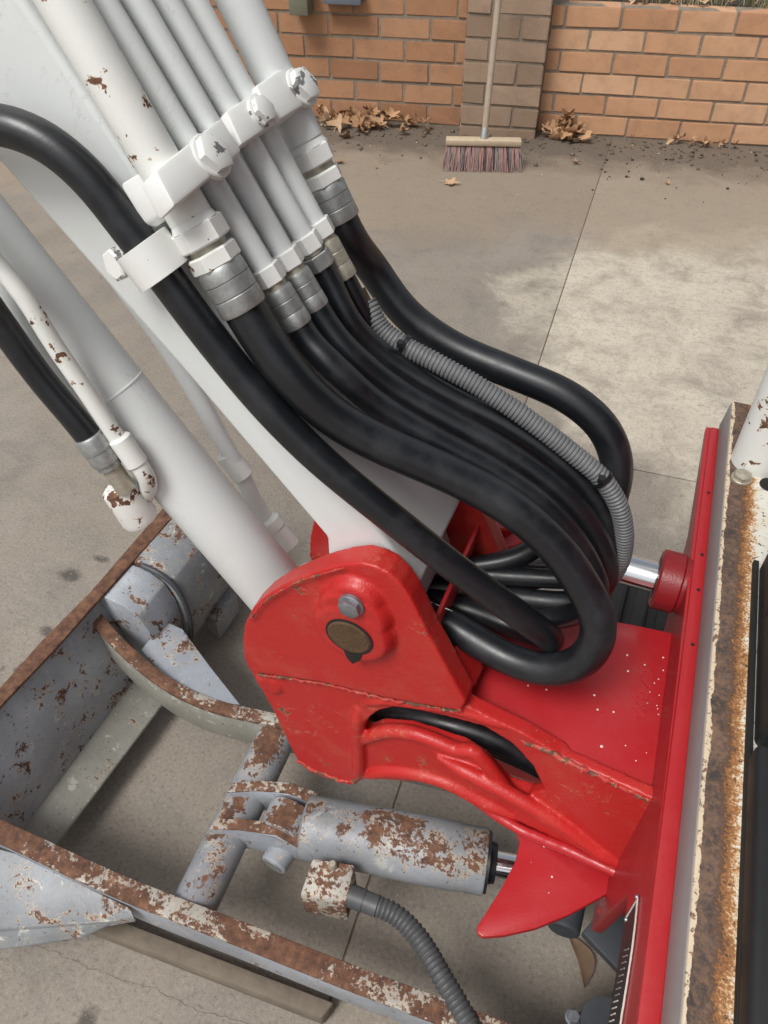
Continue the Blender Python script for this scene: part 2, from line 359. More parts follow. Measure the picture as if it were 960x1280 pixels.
def lathe_bm(bm, p, d, prof, seg=24, rot=0, up=None):
    """prof: list of (distance along d, radius) from p, closed at both ends"""
    d = d.normalized(); a, b = frame_of(d)
    if up is not None: a = (up - d * up.dot(d)).normalized(); b = d.cross(a)
    rings = []
    for t, r in prof:
        rings.append([bm.verts.new(p + d * t + (a * math.cos(rot + k * 2 * math.pi / seg) + b * math.sin(rot + k * 2 * math.pi / seg)) * r) for k in range(seg)])
    for q, s in zip(rings, rings[1:]):
        for k in range(seg): bm.faces.new((q[k], q[(k + 1) % seg], s[(k + 1) % seg], s[k]))
    bm.faces.new(rings[0][::-1]); bm.faces.new(rings[-1])
def lathe(name, p, d, prof, mat, parent, seg=24, rot=0, bv=0):
    bm = bmesh.new(); lathe_bm(bm, Vector(p), Vector(d), prof, seg, rot); bevel(bm, bv, 2)
    return from_bm(name, bm, mat, parent, 'auto')
def hexnut(name, p, d, r, ln, mat, parent, rot=.2):
    c = r * .1
    return lathe(name, p, d, [(0, r - c), (c * .7, r), (ln - c * .7, r), (ln, r - c)], mat, parent, 6, rot, r * .07)
def bolt(p, d, r, parent, mat='white_clean', name='bolt', washer=True, rot=.3, h=.8):
    d = Vector(d).normalized(); p = Vector(p)
    bm = bmesh.new(); z = 0
    if washer: lathe_bm(bm, p, d, [(-.002, r * 1.16), (r * .12, r * 1.16), (r * .18, r * 1.08)], 24); z = r * .18
    lathe_bm(bm, p, d, [(z - .001, r), (z + r * h * .85, r), (z + r * h, r * .86)], 6, rot)
    bevel(bm, r * .05, 2)
    return from_bm(name, bm, mat, parent, 'auto')
def spline(pts, step_=.006):
    P_ = [Vector(p) for p in pts]; P_ = [P_[0] * 2 - P_[1]] + P_ + [P_[-1] * 2 - P_[-2]]; out = []
    for i in range(1, len(P_) - 2):
        p0, p1, p2, p3 = P_[i - 1:i + 3]
        def tj(a, b, t): return t + max((b - a).length, 1e-5) ** .5
        t0 = 0; t1 = tj(p0, p1, t0); t2 = tj(p1, p2, t1); t3 = tj(p2, p3, t2)
        n = max(2, int((p2 - p1).length / step_))
        for k in range(n):
            t = t1 + (t2 - t1) * k / n
            A1 = p0 * ((t1 - t) / (t1 - t0)) + p1 * ((t - t0) / (t1 - t0)); A2 = p1 * ((t2 - t) / (t2 - t1)) + p2 * ((t - t1) / (t2 - t1)); A3 = p2 * ((t3 - t) / (t3 - t2)) + p3 * ((t - t2) / (t3 - t2))
            B1 = A1 * ((t2 - t) / (t2 - t0)) + A2 * ((t - t0) / (t2 - t0)); B2 = A2 * ((t3 - t) / (t3 - t1)) + A3 * ((t - t1) / (t3 - t1))
            out.append(B1 * ((t2 - t) / (t2 - t1)) + B2 * ((t - t1) / (t2 - t1)))
    out.append(P_[-2]); return out
def smooth_path(p, it=3):
    for _ in range(it):
        p = [p[0]] + [(p[i - 1] + p[i] * 2 + p[i + 1]) / 4 for i in range(1, len(p) - 1)] + [p[-1]]
    return p
def tube_bm(bm, path, rad, seg=20):
    path = [Vector(p) for p in path]; n = len(path); a = None; rings = []
    for i, p in enumerate(path):
        d = (path[min(i + 1, n - 1)] - path[max(i - 1, 0)]).normalized()
        if a is None: a, b = frame_of(d)
        else: a = (a - d * a.dot(d)).normalized(); b = d.cross(a)
        r = rad(i / (n - 1)) if callable(rad) else (rad[i] if isinstance(rad, list) else rad)
        rings.append([bm.verts.new(p + (a * math.cos(k * 2 * math.pi / seg) + b * math.sin(k * 2 * math.pi / seg)) * r) for k in range(seg)])
    for q, s in zip(rings, rings[1:]):
        for k in range(seg): bm.faces.new((q[k], q[(k + 1) % seg], s[(k + 1) % seg], s[k]))
    bm.faces.new(rings[0][::-1]); bm.faces.new(rings[-1])
def tube(name, path, rad, mat, parent, seg=20):
    bm = bmesh.new(); tube_bm(bm, path, rad, seg)
    o = from_bm(name, bm, mat, parent); auto(o, 50); return o
def hose(pts, r, parent, label=None, mat='hose', name='hydraulic_hose', st=.006):
    o = tube(name, smooth_path(spline(pts, st), 6), r, mat, parent, 24)
    return tag(o, label)
def ribbed(name, pts, r, mat, parent, pitch=.0035, depth=.1):
    path = smooth_path(spline(pts, pitch / 4), 3); out, rr = [], []; acc = 0
    tot = sum((b - a).length for a, b in zip(path, path[1:])); n = int(tot / (pitch / 6)); seg = tot / n; j = 0; dist = 0
    cum = [0]
    for a, b in zip(path, path[1:]): cum.append(cum[-1] + (b - a).length)
    for i in range(n + 1):
        s = i * seg
        while j < len(cum) - 2 and cum[j + 1] < s: j += 1
        t = (s - cum[j]) / max(cum[j + 1] - cum[j], 1e-9)
        out.append(path[j].lerp(path[j + 1], min(max(t, 0), 1)))
        ph = (i % 6); rr.append(r * (1 if ph in (0, 1, 2) else 1 - depth * (1.0 if ph == 4 else .7)))
    return tube(name, out, rr, mat, parent, 18)
def text_mesh(name, body, size, mat, parent, origin_, xdir, ydir, depth=.0004):
    c = bpy.data.curves.new(name, 'FONT'); c.body = body; c.size = size; c.extrude = depth; c.align_x = 'CENTER'; c.align_y = 'CENTER'
    t = bpy.data.objects.new(name, c); col.objects.link(t)
    bpy.context.view_layer.update()
    me = bpy.data.meshes.new_from_object(t.evaluated_get(bpy.context.evaluated_depsgraph_get()))
    bpy.data.objects.remove(t)
    x = Vector(xdir).normalized(); y = Vector(ydir); y = (y - x * y.dot(x)).normalized(); z = x.cross(y)
    me.transform(Matrix((x, y, z)).transposed().to_4x4()); me.transform(Matrix.Translation(origin_))
    me.materials.clear()
    return link(name, me, mat, parent)

# ================================================================== SETTING: ground of concrete slabs
gme = bpy.data.meshes.new('ground'); S = 250
gme.from_pydata([(-S, -S, -.003), (S, -S, -.003), (S, S, -.003), (-S, S, -.003)], [], [(0, 1, 2, 3)])
ground = link('ground', gme, 'joint'); tag(ground, kind='structure')
e1 = Vector((.9975, .0705, 0)); e2 = Vector((-.0705, .9975, 0))
xs = [-9.155, -6.155, -3.155, -.155, 2.845, 5.845]; ys = [-4.5, -1.53, 1.469, 4.4]
for i in range(len(xs) - 1):
    yy = [-4.5, 4.4] if i == 2 else ys
    for j in range(len(yy) - 1):
        g = .0014; a, b_, c, d = xs[i] + g, xs[i + 1] - g, yy[j] + g, yy[j + 1] - g
        bm = bmesh.new(); prism_bm(bm, [e1 * u + e2 * v + Vector((0, 0, -.0028)) for u, v in ((a, c), (b_, c), (b_, d), (a, d))], Vector((0, 0, .0028)))
        bmesh.ops.recalc_face_normals(bm, faces=bm.faces); bevel(bm, .0016, 2)
        from_bm('concrete_slab', bm, 'concrete', ground, 'auto')

# ================================================================== brick walls and pier
TH = R(11.5); WE = Vector((math.cos(TH), math.sin(TH), 0)); WN = Vector((-math.sin(TH), math.cos(TH), 0)); W0 = Vector((-1.049, 3.449, 0))
def wpt(t, off, z): return W0 + WE * t + WN * off + Vector((0, 0, z))
brick_cache = {}
def brick_mesh(l, d, h, var, mat):
    key = (round(l, 3), round(d, 3), round(h, 3), var, mat)
    if key not in brick_cache:
        rnd = random.Random(hash(key[:4]) & 0xffff); bm = bmesh.new(); bmesh.ops.create_cube(bm, size=1)
        for v in bm.verts: v.co = Vector((v.co.x * l + rnd.uniform(-.0022, .0022), v.co.y * d + rnd.uniform(-.002, .002), v.co.z * h + rnd.uniform(-.0022, .0022)))
        bmesh.ops.bevel(bm, geom=list(bm.edges), offset=.0028, segments=2, affect='EDGES')
        me = bpy.data.meshes.new('brick'); bm.to_mesh(me); bm.free(); me.materials.append(M[mat])
        brick_cache[key] = me
    return brick_cache[key]
def brick(parent, t0, t1, z0, z1, off, mat, depth=.1, rnd=random):
    me = brick_mesh(t1 - t0, depth, z1 - z0, rnd.randrange(4), mat)
    o = bpy.data.objects.new('brick', me); col.objects.link(o); o.parent = parent
    o.location = wpt((t0 + t1) / 2, off + depth / 2 + rnd.uniform(-.002, .002), (z0 + z1) / 2) - origin(parent)
    o.rotation_euler = (0, rnd.uniform(-.004, .004), TH + rnd.uniform(-.006, .006)); return o
def core(parent, t0, t1, off, depth, z0, z1):
    pts = [wpt(t0, off, z0), wpt(t1, off, z0), wpt(t1, off + depth, z0), wpt(t0, off + depth, z0)]
    return prism('mortar', pts, (0, 0, z1 - z0), 'mortar', parent, 0)
MJ = .0045
def wall(name, label, t0, t1, off, zlines, phase, mat):
    o = empty(name, wpt((t0 + t1) / 2, off, 0), label, 'wall')
    core(o, t0, t1, off + .0045, .1, -.01, zlines[-1] - .004)
    for k, (za, zb) in enumerate(zip(zlines, zlines[1:])):
        ph = phase[(len(zlines) - k) % 2]; t = ph - .22 * math.ceil((ph - t0) / .22)
        while t < t1:
            a, b_ = max(t, t0), min(t + .22, t1)
            if b_ - a > .03: brick(o, a + MJ, b_ - MJ, za + MJ, zb - MJ, off, mat)
            t += .22
    return o
wall('brick_wall', 'tall brown brick wall behind the white boom pipes, left of the pier', -2.6, -.001, .09, [-.081 + .083 * k for k in range(13)], (-.156, -.266), 'brick_left')
wall('retaining_wall', 'low orange brick retaining wall topped with soil, right of the pier', .331, 2.9, .09, [.485 - .0805 * k for k in range(7)][::-1], (.389, .497), 'brick')
pier = empty('brick_pier', wpt(.165, 0, 0), 'brown brick pier with a broom leaning on it', 'pier')
core(pier, .0045, .3255, .0045, .2, -.01, 1.1)
for k in range(14):
    za = -.043 + .083 * k; zb = za + .083
    sp = [(0, .222), (.222, .33)] if k % 2 else [(0, .1), (.1, .33)]
    for a, b_ in sp:
        brick(pier, a + (MJ if a else 0), b_ - (MJ if b_ < .33 else 0), za + MJ, zb - MJ, 0, 'brick_pier')
    brick(pier, 0.002, .1, za + MJ, zb - MJ, .108, 'brick_pier'); brick(pier, .23, .328, za + MJ, zb - MJ, .108, 'brick_pier')
# garden bed behind the low wall
bm = bmesh.new(); nx, ny = 60, 14; vs = {}
for i in range(nx + 1):
    for j in range(ny + 1):
        t = .34 + 2.6 * i / nx; o_ = .192 + 1.6 * j / ny
        vs[i, j] = bm.verts.new(wpt(t, o_, .462 + .03 * min(1, j / 3) + random.uniform(-.008, .012)))
for i in range(nx):
    for j in range(ny): bm.faces.new((vs[i, j], vs[i + 1, j], vs[i + 1, j + 1], vs[i, j + 1]))
tag(from_bm('garden_bed', bm, 'soil', None, True), kind='structure')
bm = bmesh.new()
for k in range(900):
    t = random.uniform(.36, 2.6) if k % 3 else random.uniform(.6, 1.3); o_ = random.uniform(.17, .5); p = wpt(t, o_, .475)
    h = random.uniform(.02, .09); lean = Vector((random.uniform(-1, 1), random.uniform(-1, .6), 0)) * h * .8; q = p + lean * .5 + Vector((0, 0, h * .8)); s = p + lean * 1.3 + Vector((0, 0, h * .8 if k % 2 else -.005))
    wd = Vector((random.uniform(-1, 1), random.uniform(-1, 1), 0)).normalized() * .002
    f = [bm.verts.new(v) for v in (p - wd, p + wd, q + wd, q - wd, s)]
    a = bm.faces.new(f[:4]); b_ = bm.faces.new((f[3], f[2], f[4])); a.material_index = b_.material_index = int(random.random() < .5)
g = from_bm('grass', bm, 'grass', None); g.data.materials.append(M['straw']); tag(g, 'dry grass blades hanging over the top of the low brick wall', 'grass', kind='stuff')
# stubs fixed to the tall wall
tb = empty('timber_block', wpt(-.72, .07, .49), 'grey green timber block sticking out of the brown brick wall', 'block')
q = [wpt(-.735, .088, .425), wpt(-.655, .088, .425), wpt(-.655, .088, .58), wpt(-.735, .088, .58)]
prism('stub', q, -WN * .10, 'timber_green', tb, .004)
sb = empty('steel_bracket', wpt(-.55, .07, .49), 'blue grey steel bracket fixed to the brown brick wall beside the timber block', 'bracket')
q = [wpt(-.60, .088, .462), wpt(-.44, .088, .462), wpt(-.44, .088, .53), wpt(-.60, .088, .53)]
prism('bracket_plate', q, -WN * .06, 'blue_grey', sb, .003)

# ================================================================== broom
hb = wpt(.165, -.12, 0)
bl, br_ = P(553, 210, z=0), P(652, 212, z=0); bdir = (br_ - bl).normalized(); bw = (br_ - bl).length
bn_ = Vector((-bdir.y, bdir.x, 0))
broom = empty('broom', (bl + br_) / 2, 'long handled push broom with pink grey bristles leaning on the brick pier', 'broom')
hc = (bl + br_) / 2 + bn_ * .035 + Vector((0, 0, .082))
bm = bmesh.new(); prism_bm(bm, [hc - bdir * bw * .47 - bn_ * .025, hc + bdir * bw * .47 - bn_ * .025, hc + bdir * bw * .47 + bn_ * .025, hc - bdir * bw * .47 + bn_ * .025], Vector((0, -.004, .024)))
bmesh.ops.recalc_face_normals(bm, faces=bm.faces); bevel(bm, .005, 2); from_bm('broom_head', bm, 'wood_pale', broom, 'auto')
bm = bmesh.new()
for i in range(26):
    for j in range(4):
        t = (i + .5) / 26 - .5; base = hc + bdir * (t * bw * .92) + bn_ * ((j - 1.5) * .011)
        mi = random.choice((0, 0, 1, 1, 2))
        for k in range(9):
            b0 = base + bdir * random.uniform(-.004, .004); tip = Vector((b0.x, b0.y, .002)) + bdir * (t * .02 + random.uniform(-.012, .012)) - bn_ * (.05 - (j * .014) + random.uniform(-.006, .01))
            mid = b0.lerp(tip, .5) + bdir * random.uniform(-.003, .003); wv = bdir * .0012 + bn_ * random.uniform(-.001, .001)
            v = [bm.verts.new(x) for x in (b0 - wv, b0 + wv, mid + wv, mid - wv, tip + wv * .7, tip - wv * .7)]
            for f in (bm.faces.new(v[:4]), bm.faces.new((v[3], v[2], v[4], v[5]))): f.material_index = mi
o = from_bm('bristles', bm, 'br1', broom); o.data.materials.append(M['br2']); o.data.materials.append(M['br3']); tag(o, kind='stuff')
hb0 = hc + Vector((0, 0, .02)); htop = wpt(.135, -.016, 1.25)
hd = (htop - hb0)
tube('handle', [hb0 - hd.normalized() * .02, hb0 + hd * .5, htop], .0125, 'wood', broom, 14)
lathe('ferrule', hb0 - hd.normalized() * .01, hd, [(0, .016), (.045, .0145), (.05, .0135)], 'zinc', broom, 14)

# ================================================================== dry leaves and crumbs on the ground
def leaf_mesh(seed):
    rnd = random.Random(seed); bm = bmesh.new(); lob = rnd.choice((3, 5, 5)); n = 22; rim = []; mid = []
    curl = rnd.uniform(.25, .8); tw = rnd.uniform(-.5, .5); el = rnd.uniform(.65, 1)
    def bend(x, y):
        r2 = x * x + y * y; return Vector((x, y * el, curl * (y * y * .9 + .3 * x * x) + tw * x * y + rnd.uniform(-.03, .03)))
    c = bm.verts.new((0, 0, 0))
    for k in range(n):
        a = 2 * math.pi * k / n; r = .75 + .28 * math.cos(lob * a) + rnd.uniform(-.12, .12); r *= 1 if math.cos(a) > -.8 else .6
        rim.append(bm.verts.new(bend(r * math.cos(a), r * math.sin(a)))); mid.append(bm.verts.new(bend(.45 * r * math.cos(a), .45 * r * math.sin(a))))
    for k in range(n):
        j = (k + 1) % n; bm.faces.new((c, mid[k], mid[j])); bm.faces.new((mid[k], rim[k], rim[j], mid[j]))
    st = [bm.verts.new(v) for v in ((-.3, .02, .03), (-.3, -.02, .03), (-1.25, -.03, .25), (-1.25, .03, .25))]; bm.faces.new(st)
    me = bpy.data.meshes.new('dry_leaf'); bm.to_mesh(me); bm.free(); me.materials.append(M['leaf']); me.polygons.foreach_set('use_smooth', [True] * len(me.polygons))
    return me
leaf_meshes = [leaf_mesh(s) for s in range(14)]
def leaf(p, size, label, group, flat=.5):
    o = bpy.data.objects.new('dry_leaf', random.choice(leaf_meshes)); col.objects.link(o); o.location = p; o.scale = (size,) * 3
    o.rotation_euler = (random.gauss(0, flat), random.gauss(0, flat), random.uniform(0, 6.28)); tag(o, label, 'leaf', group); return o
def heap(n, t0, t1, spread, hgt, label, group, base=.085, s0=.022, s1=.04):
    for k in range(n):
        t = random.triangular(t0, t1, t0 + (t1 - t0) * .5); d = abs(random.gauss(0, spread))
        f = max(0, 1 - d / (spread * 2.2)); leaf(wpt(t, base - .02 - d, .012 + random.random() * hgt * f), random.uniform(s0, s1), label, group, .6)
heap(60, -.85, -.06, .085, .055, 'dry brown leaf in the drift along the wall left of the pier', 'leaf drift left of the pier', .085, .026, .048)
heap(16, -1.6, -.8, .06, .05, 'dry brown leaf in the drift along the wall left of the pier', 'leaf drift left of the pier')
heap(26, .34, .56, .045, .10, 'curled tan leaf in the heap tucked beside the pier corner', 'leaf heap right of the pier', .085, .025, .045)
heap(18, .5, 1.5, .05, .02, 'small tan leaf scattered along the foot of the low wall', 'leaves along the low wall', .085, .014, .026)
for k in range(10): leaf(wpt(random.uniform(.6, 1.35), random.uniform(.16, .24), .495), random.uniform(.02, .035), 'dry leaf lying on the soil above the low wall', 'leaves on the garden bed')
for (px, py, s, lb) in ((563, 228, .04, 'large orange brown leaf on the concrete just below the broom'), (425, 202, .03, 'brown leaf on the concrete beside the white pipe nut'), (720, 203, .02, 'small tan leaf on the concrete right of the broom'), (835, 228, .016, 'grey crumpled leaf on the concrete far right'), (590, 207, .018, 'small leaf caught under the broom bristles'), (470, 208, .012, 'tiny white leaf on the mud left of the broom')):
    o = leaf(P(px, py, z=.008), s, lb, None, .2)
# long gum leaf under the machine
bm = bmesh.new(); c0 = P(712, 1172, z=.004); c1 = P(728, 1236, z=.004); ax = (c1 - c0); sd_ = Vector((-ax.y, ax.x, 0)).normalized(); rows = []
for k in range(13):
    t = k / 12; wd = .011 * math.sin(math.pi * min(1, t * 1.02 + .02)) ** .8 + .0008; c = c0 + ax * t + sd_ * (.012 * math.sin(t * 3)) + Vector((0, 0, .006 * math.sin(t * 3.1) + .002))
    rows.append([bm.verts.new(c - sd_ * wd + Vector((0, 0, .004))), bm.verts.new(c), bm.verts.new(c + sd_ * wd + Vector((0, 0, .005)))])
for a, b_ in zip(rows, rows[1:]):
    for k in (0, 1): bm.faces.new((a[k], a[k + 1], b_[k + 1], b_[k]))
M['gum'] = simple('dead_gum_leaf', (.16, .10, .06), .8, 0, 60, .4)
tag(from_bm('gum_leaf', bm, 'gum', None, True), 'long brown gum leaf on the ground under the red bracket fin', 'leaf')
def crumbs(name, n, fn, mat, smin, smax, label):
    bm = bmesh.new()
    for k in range(n):
        p = fn(); s = random.uniform(smin, smax) * (random.random() ** 2 * 1.5 + .4)
        m = Matrix.Translation(p + Vector((0, 0, s * .4))) @ Matrix.Rotation(random.uniform(0, 6), 4, 'Z') @ Matrix.Diagonal((s, s * random.uniform(.6, 1), s * random.uniform(.4, .8), 1))
        bmesh.ops.create_icosphere(bm, subdivisions=1, radius=1, matrix=m)
    for v in bm.verts: v.co += Vector((random.uniform(-1, 1), random.uniform(-1, 1), random.uniform(-1, 1))) * smin * .3
    return tag(from_bm(name, bm, mat, None, True), label, 'debris', kind='stuff')
crumbs('soil_crumbs', 1100, lambda: wpt(random.uniform(-1.6, 2.2), .08 - abs(random.gauss(0, .16)), 0), 'crumb', .002, .007, 'brown soil crumbs strewn along the foot of the walls')
crumbs('pebbles', 70, lambda: wpt(random.uniform(-1.2, 1.6), -random.uniform(-.05, .7), 0), 'stone_pale', .0018, .005, 'pale pebbles scattered over the concrete by the walls')
crumbs('dark_crumbs', 50, lambda: wpt(random.gauss(.9, .25), -abs(random.gauss(.25, .18)), 0), 'soil', .002, .007, 'dark dirt crumbs scattered before the low wall')
crumbs('grit', 700, lambda: Vector((random.uniform(-1.2, .5), random.uniform(0, 1.4), 0)), 'stone_pale', .0006, .0016, 'fine grit over the concrete around the machine')

# dirty plank under the near arm
pk = [P(112, 1168, z=0), P(404, 1282, z=0), P(420, 1262, z=0), P(130, 1150, z=0)]
tag(prism('timber_plank', [p + Vector((0, 0, .002)) for p in pk], (0, 0, .034), 'plank', None, .004), 'dirty grey timber plank on the ground under the near blade arm', 'plank')

def crack(pts):
    path = spline([P(x, y_, z=.0004) for x, y_ in pts], .006); path = [p + Vector((random.uniform(-1, 1), random.uniform(-1, 1), 0)) * .0025 for p in path]
    bm = bmesh.new(); vs = []
    for i, p in enumerate(path):
        d = path[min(i + 1, len(path) - 1)] - path[max(i - 1, 0)]; n_ = Vector((-d.y, d.x, 0)).normalized() * random.uniform(.0001, .0005)
        vs.append((bm.verts.new(p - n_), bm.verts.new(p + n_)))
    for a, b_ in zip(vs, vs[1:]): bm.faces.new((a[0], a[1], b_[1], b_[0]))
    from_bm('crack', bm, 'joint', ground)
crack(((40, 1180), (75, 1193), (150, 1225), (190, 1234), (235, 1258), (300, 1276), (340, 1300)))
# ================================================================== THE EXCAVATOR
EX = empty('mini_excavator', (.25, .455, 0), 'white and red mini excavator with black hoses and a rusty grey dozer blade', 'excavator')

# ---------------------------------------------------------------- dozer blade and its frame
zf = .20
def arm(pts, label, wid=.022, hgt=.05, tmat='rust', wmat='grey'):
    """vertical web bar with a rusted flat top edge; pts: centre line on top"""
    bm = bmesh.new(); bmw = bmesh.new(); n = len(pts)
    for B, z0, z1, ww in ((bm, 0, -.008, wid), (bmw, -.0075, -hgt, wid - .004)):
        rr = []
        for i, p in enumerate(pts):
            d = (pts[min(i + 1, n - 1)] - pts[max(i - 1, 0)]); d.z = 0; d.normalize(); s = Vector((-d.y, d.x, 0)) * ww / 2
            rr.append([B.verts.new(p + q + Vector((0, 0, z))) for q, z in ((-s, z0), (s, z0), (s, z1), (-s, z1))])
        for a, b_ in zip(rr, rr[1:]):
            for k in range(4): B.faces.new((a[k], a[(k + 1) % 4], b_[(k + 1) % 4], b_[k]))
        B.faces.new(rr[0][::-1]); B.faces.new(rr[-1]); bmesh.ops.recalc_face_normals(B, faces=B.faces); bevel(B, .002, 2)
    o = from_bm('blade_arm', bmw, wmat, EX, 'auto'); tag(o, label)
    from_bm('top_edge', bm, tmat, o, 'auto')
    return o
near_pts = smooth_path(spline([P(-60, 1012, z=zf), P(0, 1038, z=zf), P(150, 1108, z=zf), P(310, 1170, z=zf), P(430, 1218, z=zf), P(600, 1282, z=zf), P(760, 1345, z=zf)], .03), 2)
arm(near_pts, 'near blade arm with a rust covered top edge', .026, .07)
far_pts = smooth_path(spline([P(112, 762, z=.235), P(150, 806, z=.225), P(205, 852, z=.205), P(262, 880, z=.20), P(335, 897, z=.20), P(450, 925, z=.2), P(600, 962, z=.2)], .02), 2)
arm(far_pts, 'curved far blade arm with a rusted top edge', .020, .075, 'rust', 'grey_olive')
# moldboard: curved plate seen from behind
def moldboard(name, y0, y1, dx, mat, label, thick=.012, zt=.262):
    prof = []
    for k in range(13):
        t = k / 12; z = zt - (zt - .03) * t; x = -.702 + .034 * t + .012 * math.sin(math.pi * t) + dx
        prof.append((x, z))
    bm = bmesh.new(); n = len(prof); cols = []
    for y in (y0, y1):
        cols.append([bm.verts.new((x, y, z)) for x, z in prof] + [bm.verts.new((x - thick, y, z - .003)) for x, z in prof[::-1]])
    m_ = 2 * n
    for k in range(m_): bm.faces.new((cols[0][k], cols[0][(k + 1) % m_], cols[1][(k + 1) % m_], cols[1][k]))
    bm.faces.new(cols[0][::-1]); bm.faces.new(cols[1])
    return tag(from_bm(name, bm, mat, EX, 'auto'), label)
mb = moldboard('dozer_blade', .13, .625, 0, 'grey_blade', 'curved back of the grey dozer blade')
wp = [(-.70, .266), (-.668, .268), (-.640, .263), (-.617, .247), (-.604, .212), (-.601, .170), (-.607, .12), (-.622, .075), (-.65, .035), (-.70, .03)]
wing = prism('blade_wing', [Vector((x, .612, z)) for x, z in wp], (0, .19, 0), 'grey_pale', EX, .003); tag(wing, 'bulging outer section of the blade with peeling paint')
prism('blade_section', [Vector((x - (.012 if x > -.69 else 0), .535, z - .004)) for x, z in wp], (0, .074, 0), 'grey_blade', EX, .003)
# rusted top lip of the blade
bm = bmesh.new(); lip = [Vector((-.708, .128, .268)), P(-60, 934, z=.268), P(0, 871, z=.268), P(60, 806, z=.268), P(120, 742, z=.27), P(215, 634, z=.27), P(246, 598, z=.27)]
rr = []
for i, p in enumerate(lip):
    wv = .011 + .003 * (i % 2); rr.append([bm.verts.new(p + Vector(q)) for q in ((-wv, 0, 0), (wv, 0, 0), (wv, 0, -.006), (-wv, 0, -.006))])
for a, b_ in zip(rr, rr[1:]):
    for k in range(4): bm.faces.new((a[k], a[(k + 1) % 4], b_[(k + 1) % 4], b_[k]))
bm.faces.new(rr[0][::-1]); bm.faces.new(rr[-1]); bmesh.ops.recalc_face_normals(bm, faces=bm.faces); bevel(bm, .002, 2)
from_bm('top_lip', bm, 'rust_full', mb, 'auto')
prism('lower_flange', [P(16, 1047, z=.075), P(165, 849, z=.075), P(203, 880, z=.055), P(52, 1080, z=.055)], (0, 0, -.006), 'grey_olive', mb, .0025)
# dark tube painted as the shaded gap between blade and wing, wing block, gussets
tube('gap_tube', smooth_path(spline([Vector((x + .002, .610, z)) for x, z in wp[1:8]], .006), 3), .0045, 'dark_grey_paint', wing, 10)
prism('wing_block', [P(254, 765, z=.075), P(283, 731, z=.075), P(296, 742, z=.075), P(270, 779, z=.075)], (0, 0, -.05), 'grey_pale', wing, .003)
prism('lug', [P(230, 700, z=.16), P(250, 690, z=.16), P(258, 703, z=.15), P(240, 714, z=.15)], (0, 0, -.03), 'grey_pale', wing, .003)
prism('gusset', [P(176, 812, z=.19), P(206, 776, z=.185), P(228, 786, z=.185), P(262, 832, z=.19), P(300, 880, z=.197), P(262, 882, z=.194), P(215, 858, z=.194)], (0, 0, -.008), 'grey', EX, .002)
gs = prism('gusset', [P(-70, 1042, z=.178), P(20, 1066, z=.178), P(100, 1104, z=.178), P(162, 1134, z=.182), P(168, 1148, z=.178), P(140, 1152, z=.15), P(-70, 1168, z=.13)], (0, 0, -.014), 'grey_pale', EX, .003)
tag(gs, 'pale peeling gusset plate beside the near blade arm')
prism('gusset_edge', [P(-70, 1166, z=.128), P(110, 1156, z=.142), P(142, 1152, z=.148), P(100, 1172, z=.118), P(-70, 1196, z=.10)], (0, 0, -.006), 'grey_pale', gs, .002)
# cross tube, lugs, cylinder
tb0, tb1 = P(236, 1146, z=.165), P(352, 908, z=.165)
ct = tag(lathe('cross_tube', tb0, tb1 - tb0, [(0, .0285), ((tb1 - tb0).length, .0285)], 'grey_tube', EX, 40), 'grey cross tube with rust blotches between the blade arms')
for pts in (((262, 1036), (300, 1037), (345, 1043), (372, 1056)), ((284, 990), (320, 988), (360, 991), (392, 1001))):
    a = [P(x, y_, z=.208) for x, y_ in pts]
    top = [p + Vector((0, 0, dz)) for p, dz in zip(a, (0, .001, .0, -.008))]
    bot = [p + Vector((0, 0, -dz)) for p, dz in zip(a[::-1], (.05, .062, .06, .035))]
    lg = prism('cylinder_lug', top + bot, Vector((.002, .013, 0)), 'grey', EX, .003)
    prism('top_edge', [top[0] + Vector((0, -.0008, .0015)), top[1] + Vector((0, -.0008, .0015)), top[2] + Vector((0, -.0008, .0015)), top[3] + Vector((0, -.0008, .002)), top[3] + Vector((.002, .0145, .002)), top[2] + Vector((.002, .0145, .0015)), top[1] + Vector((.002, .0145, .0015)), top[0] + Vector((.002, .0145, .0015))], (0, 0, -.004), 'rust', lg, .001)
c0, c1 = P(380, 1033, z=.185), P(607, 1077, z=.185); ca = (c1 - c0).normalized(); cl = (c1 - c0).length
dz = tag(lathe('blade_cylinder', c0, ca, [(0, .034), (.004, .0405), (.06, .041), (cl * .45, .041), (cl * .455, .0418), (cl * .85, .0418), (cl * .86, .0405), (cl - .003, .0405), (cl, .039)], 'grey_tube', EX, 56), 'grey blade lift cylinder streaked with brown rust')
lathe('eye', c0 - ca * .024, Vector((0, 1, 0)) * 1, [(-.020, .0295), (-.018, .031), (.018, .031), (.020, .0295)], 'grey_tube', dz, 36)
lathe('gland', c1 - ca * .001, ca, [(0, .0375), (.005, .0375), (.006, .026), (.014, .024)], 'black_steel', dz, 40)
lathe('rod', c1, ca, [(0, .0165), (.16, .0165)], 'chrome', dz, 32)
pb = P(341, 1083, y=c0.y - .052); pd = Vector((.12, 1, .05)).normalized()
pn = lathe('pivot_pin', pb, pd, [(0, .0125), (.0005, .0165), (.003, .0185), (.05, .0185)], 'grey', EX, 32)
lathe('pin_end', pb - pd * .0006, pd, [(0, .0135), (.003, .0135)], 'zinc', pn, 28)
lathe('grease_nipple', P(343, 1064, y=pb.y + .02), Vector((0, -.3, 1)), [(-.006, .004), (.004, .004), (.006, .0025)], 'zinc_yellow', pn, 12)
bx0 = P(411, 1097, z=.215)
pblk = prism('port_block', [P(390, 1072, z=.222), P(444, 1080, z=.222), P(432, 1131, z=.205), P(374, 1119, z=.205)], (.004, -.004, -.045), 'rust', EX, .004)
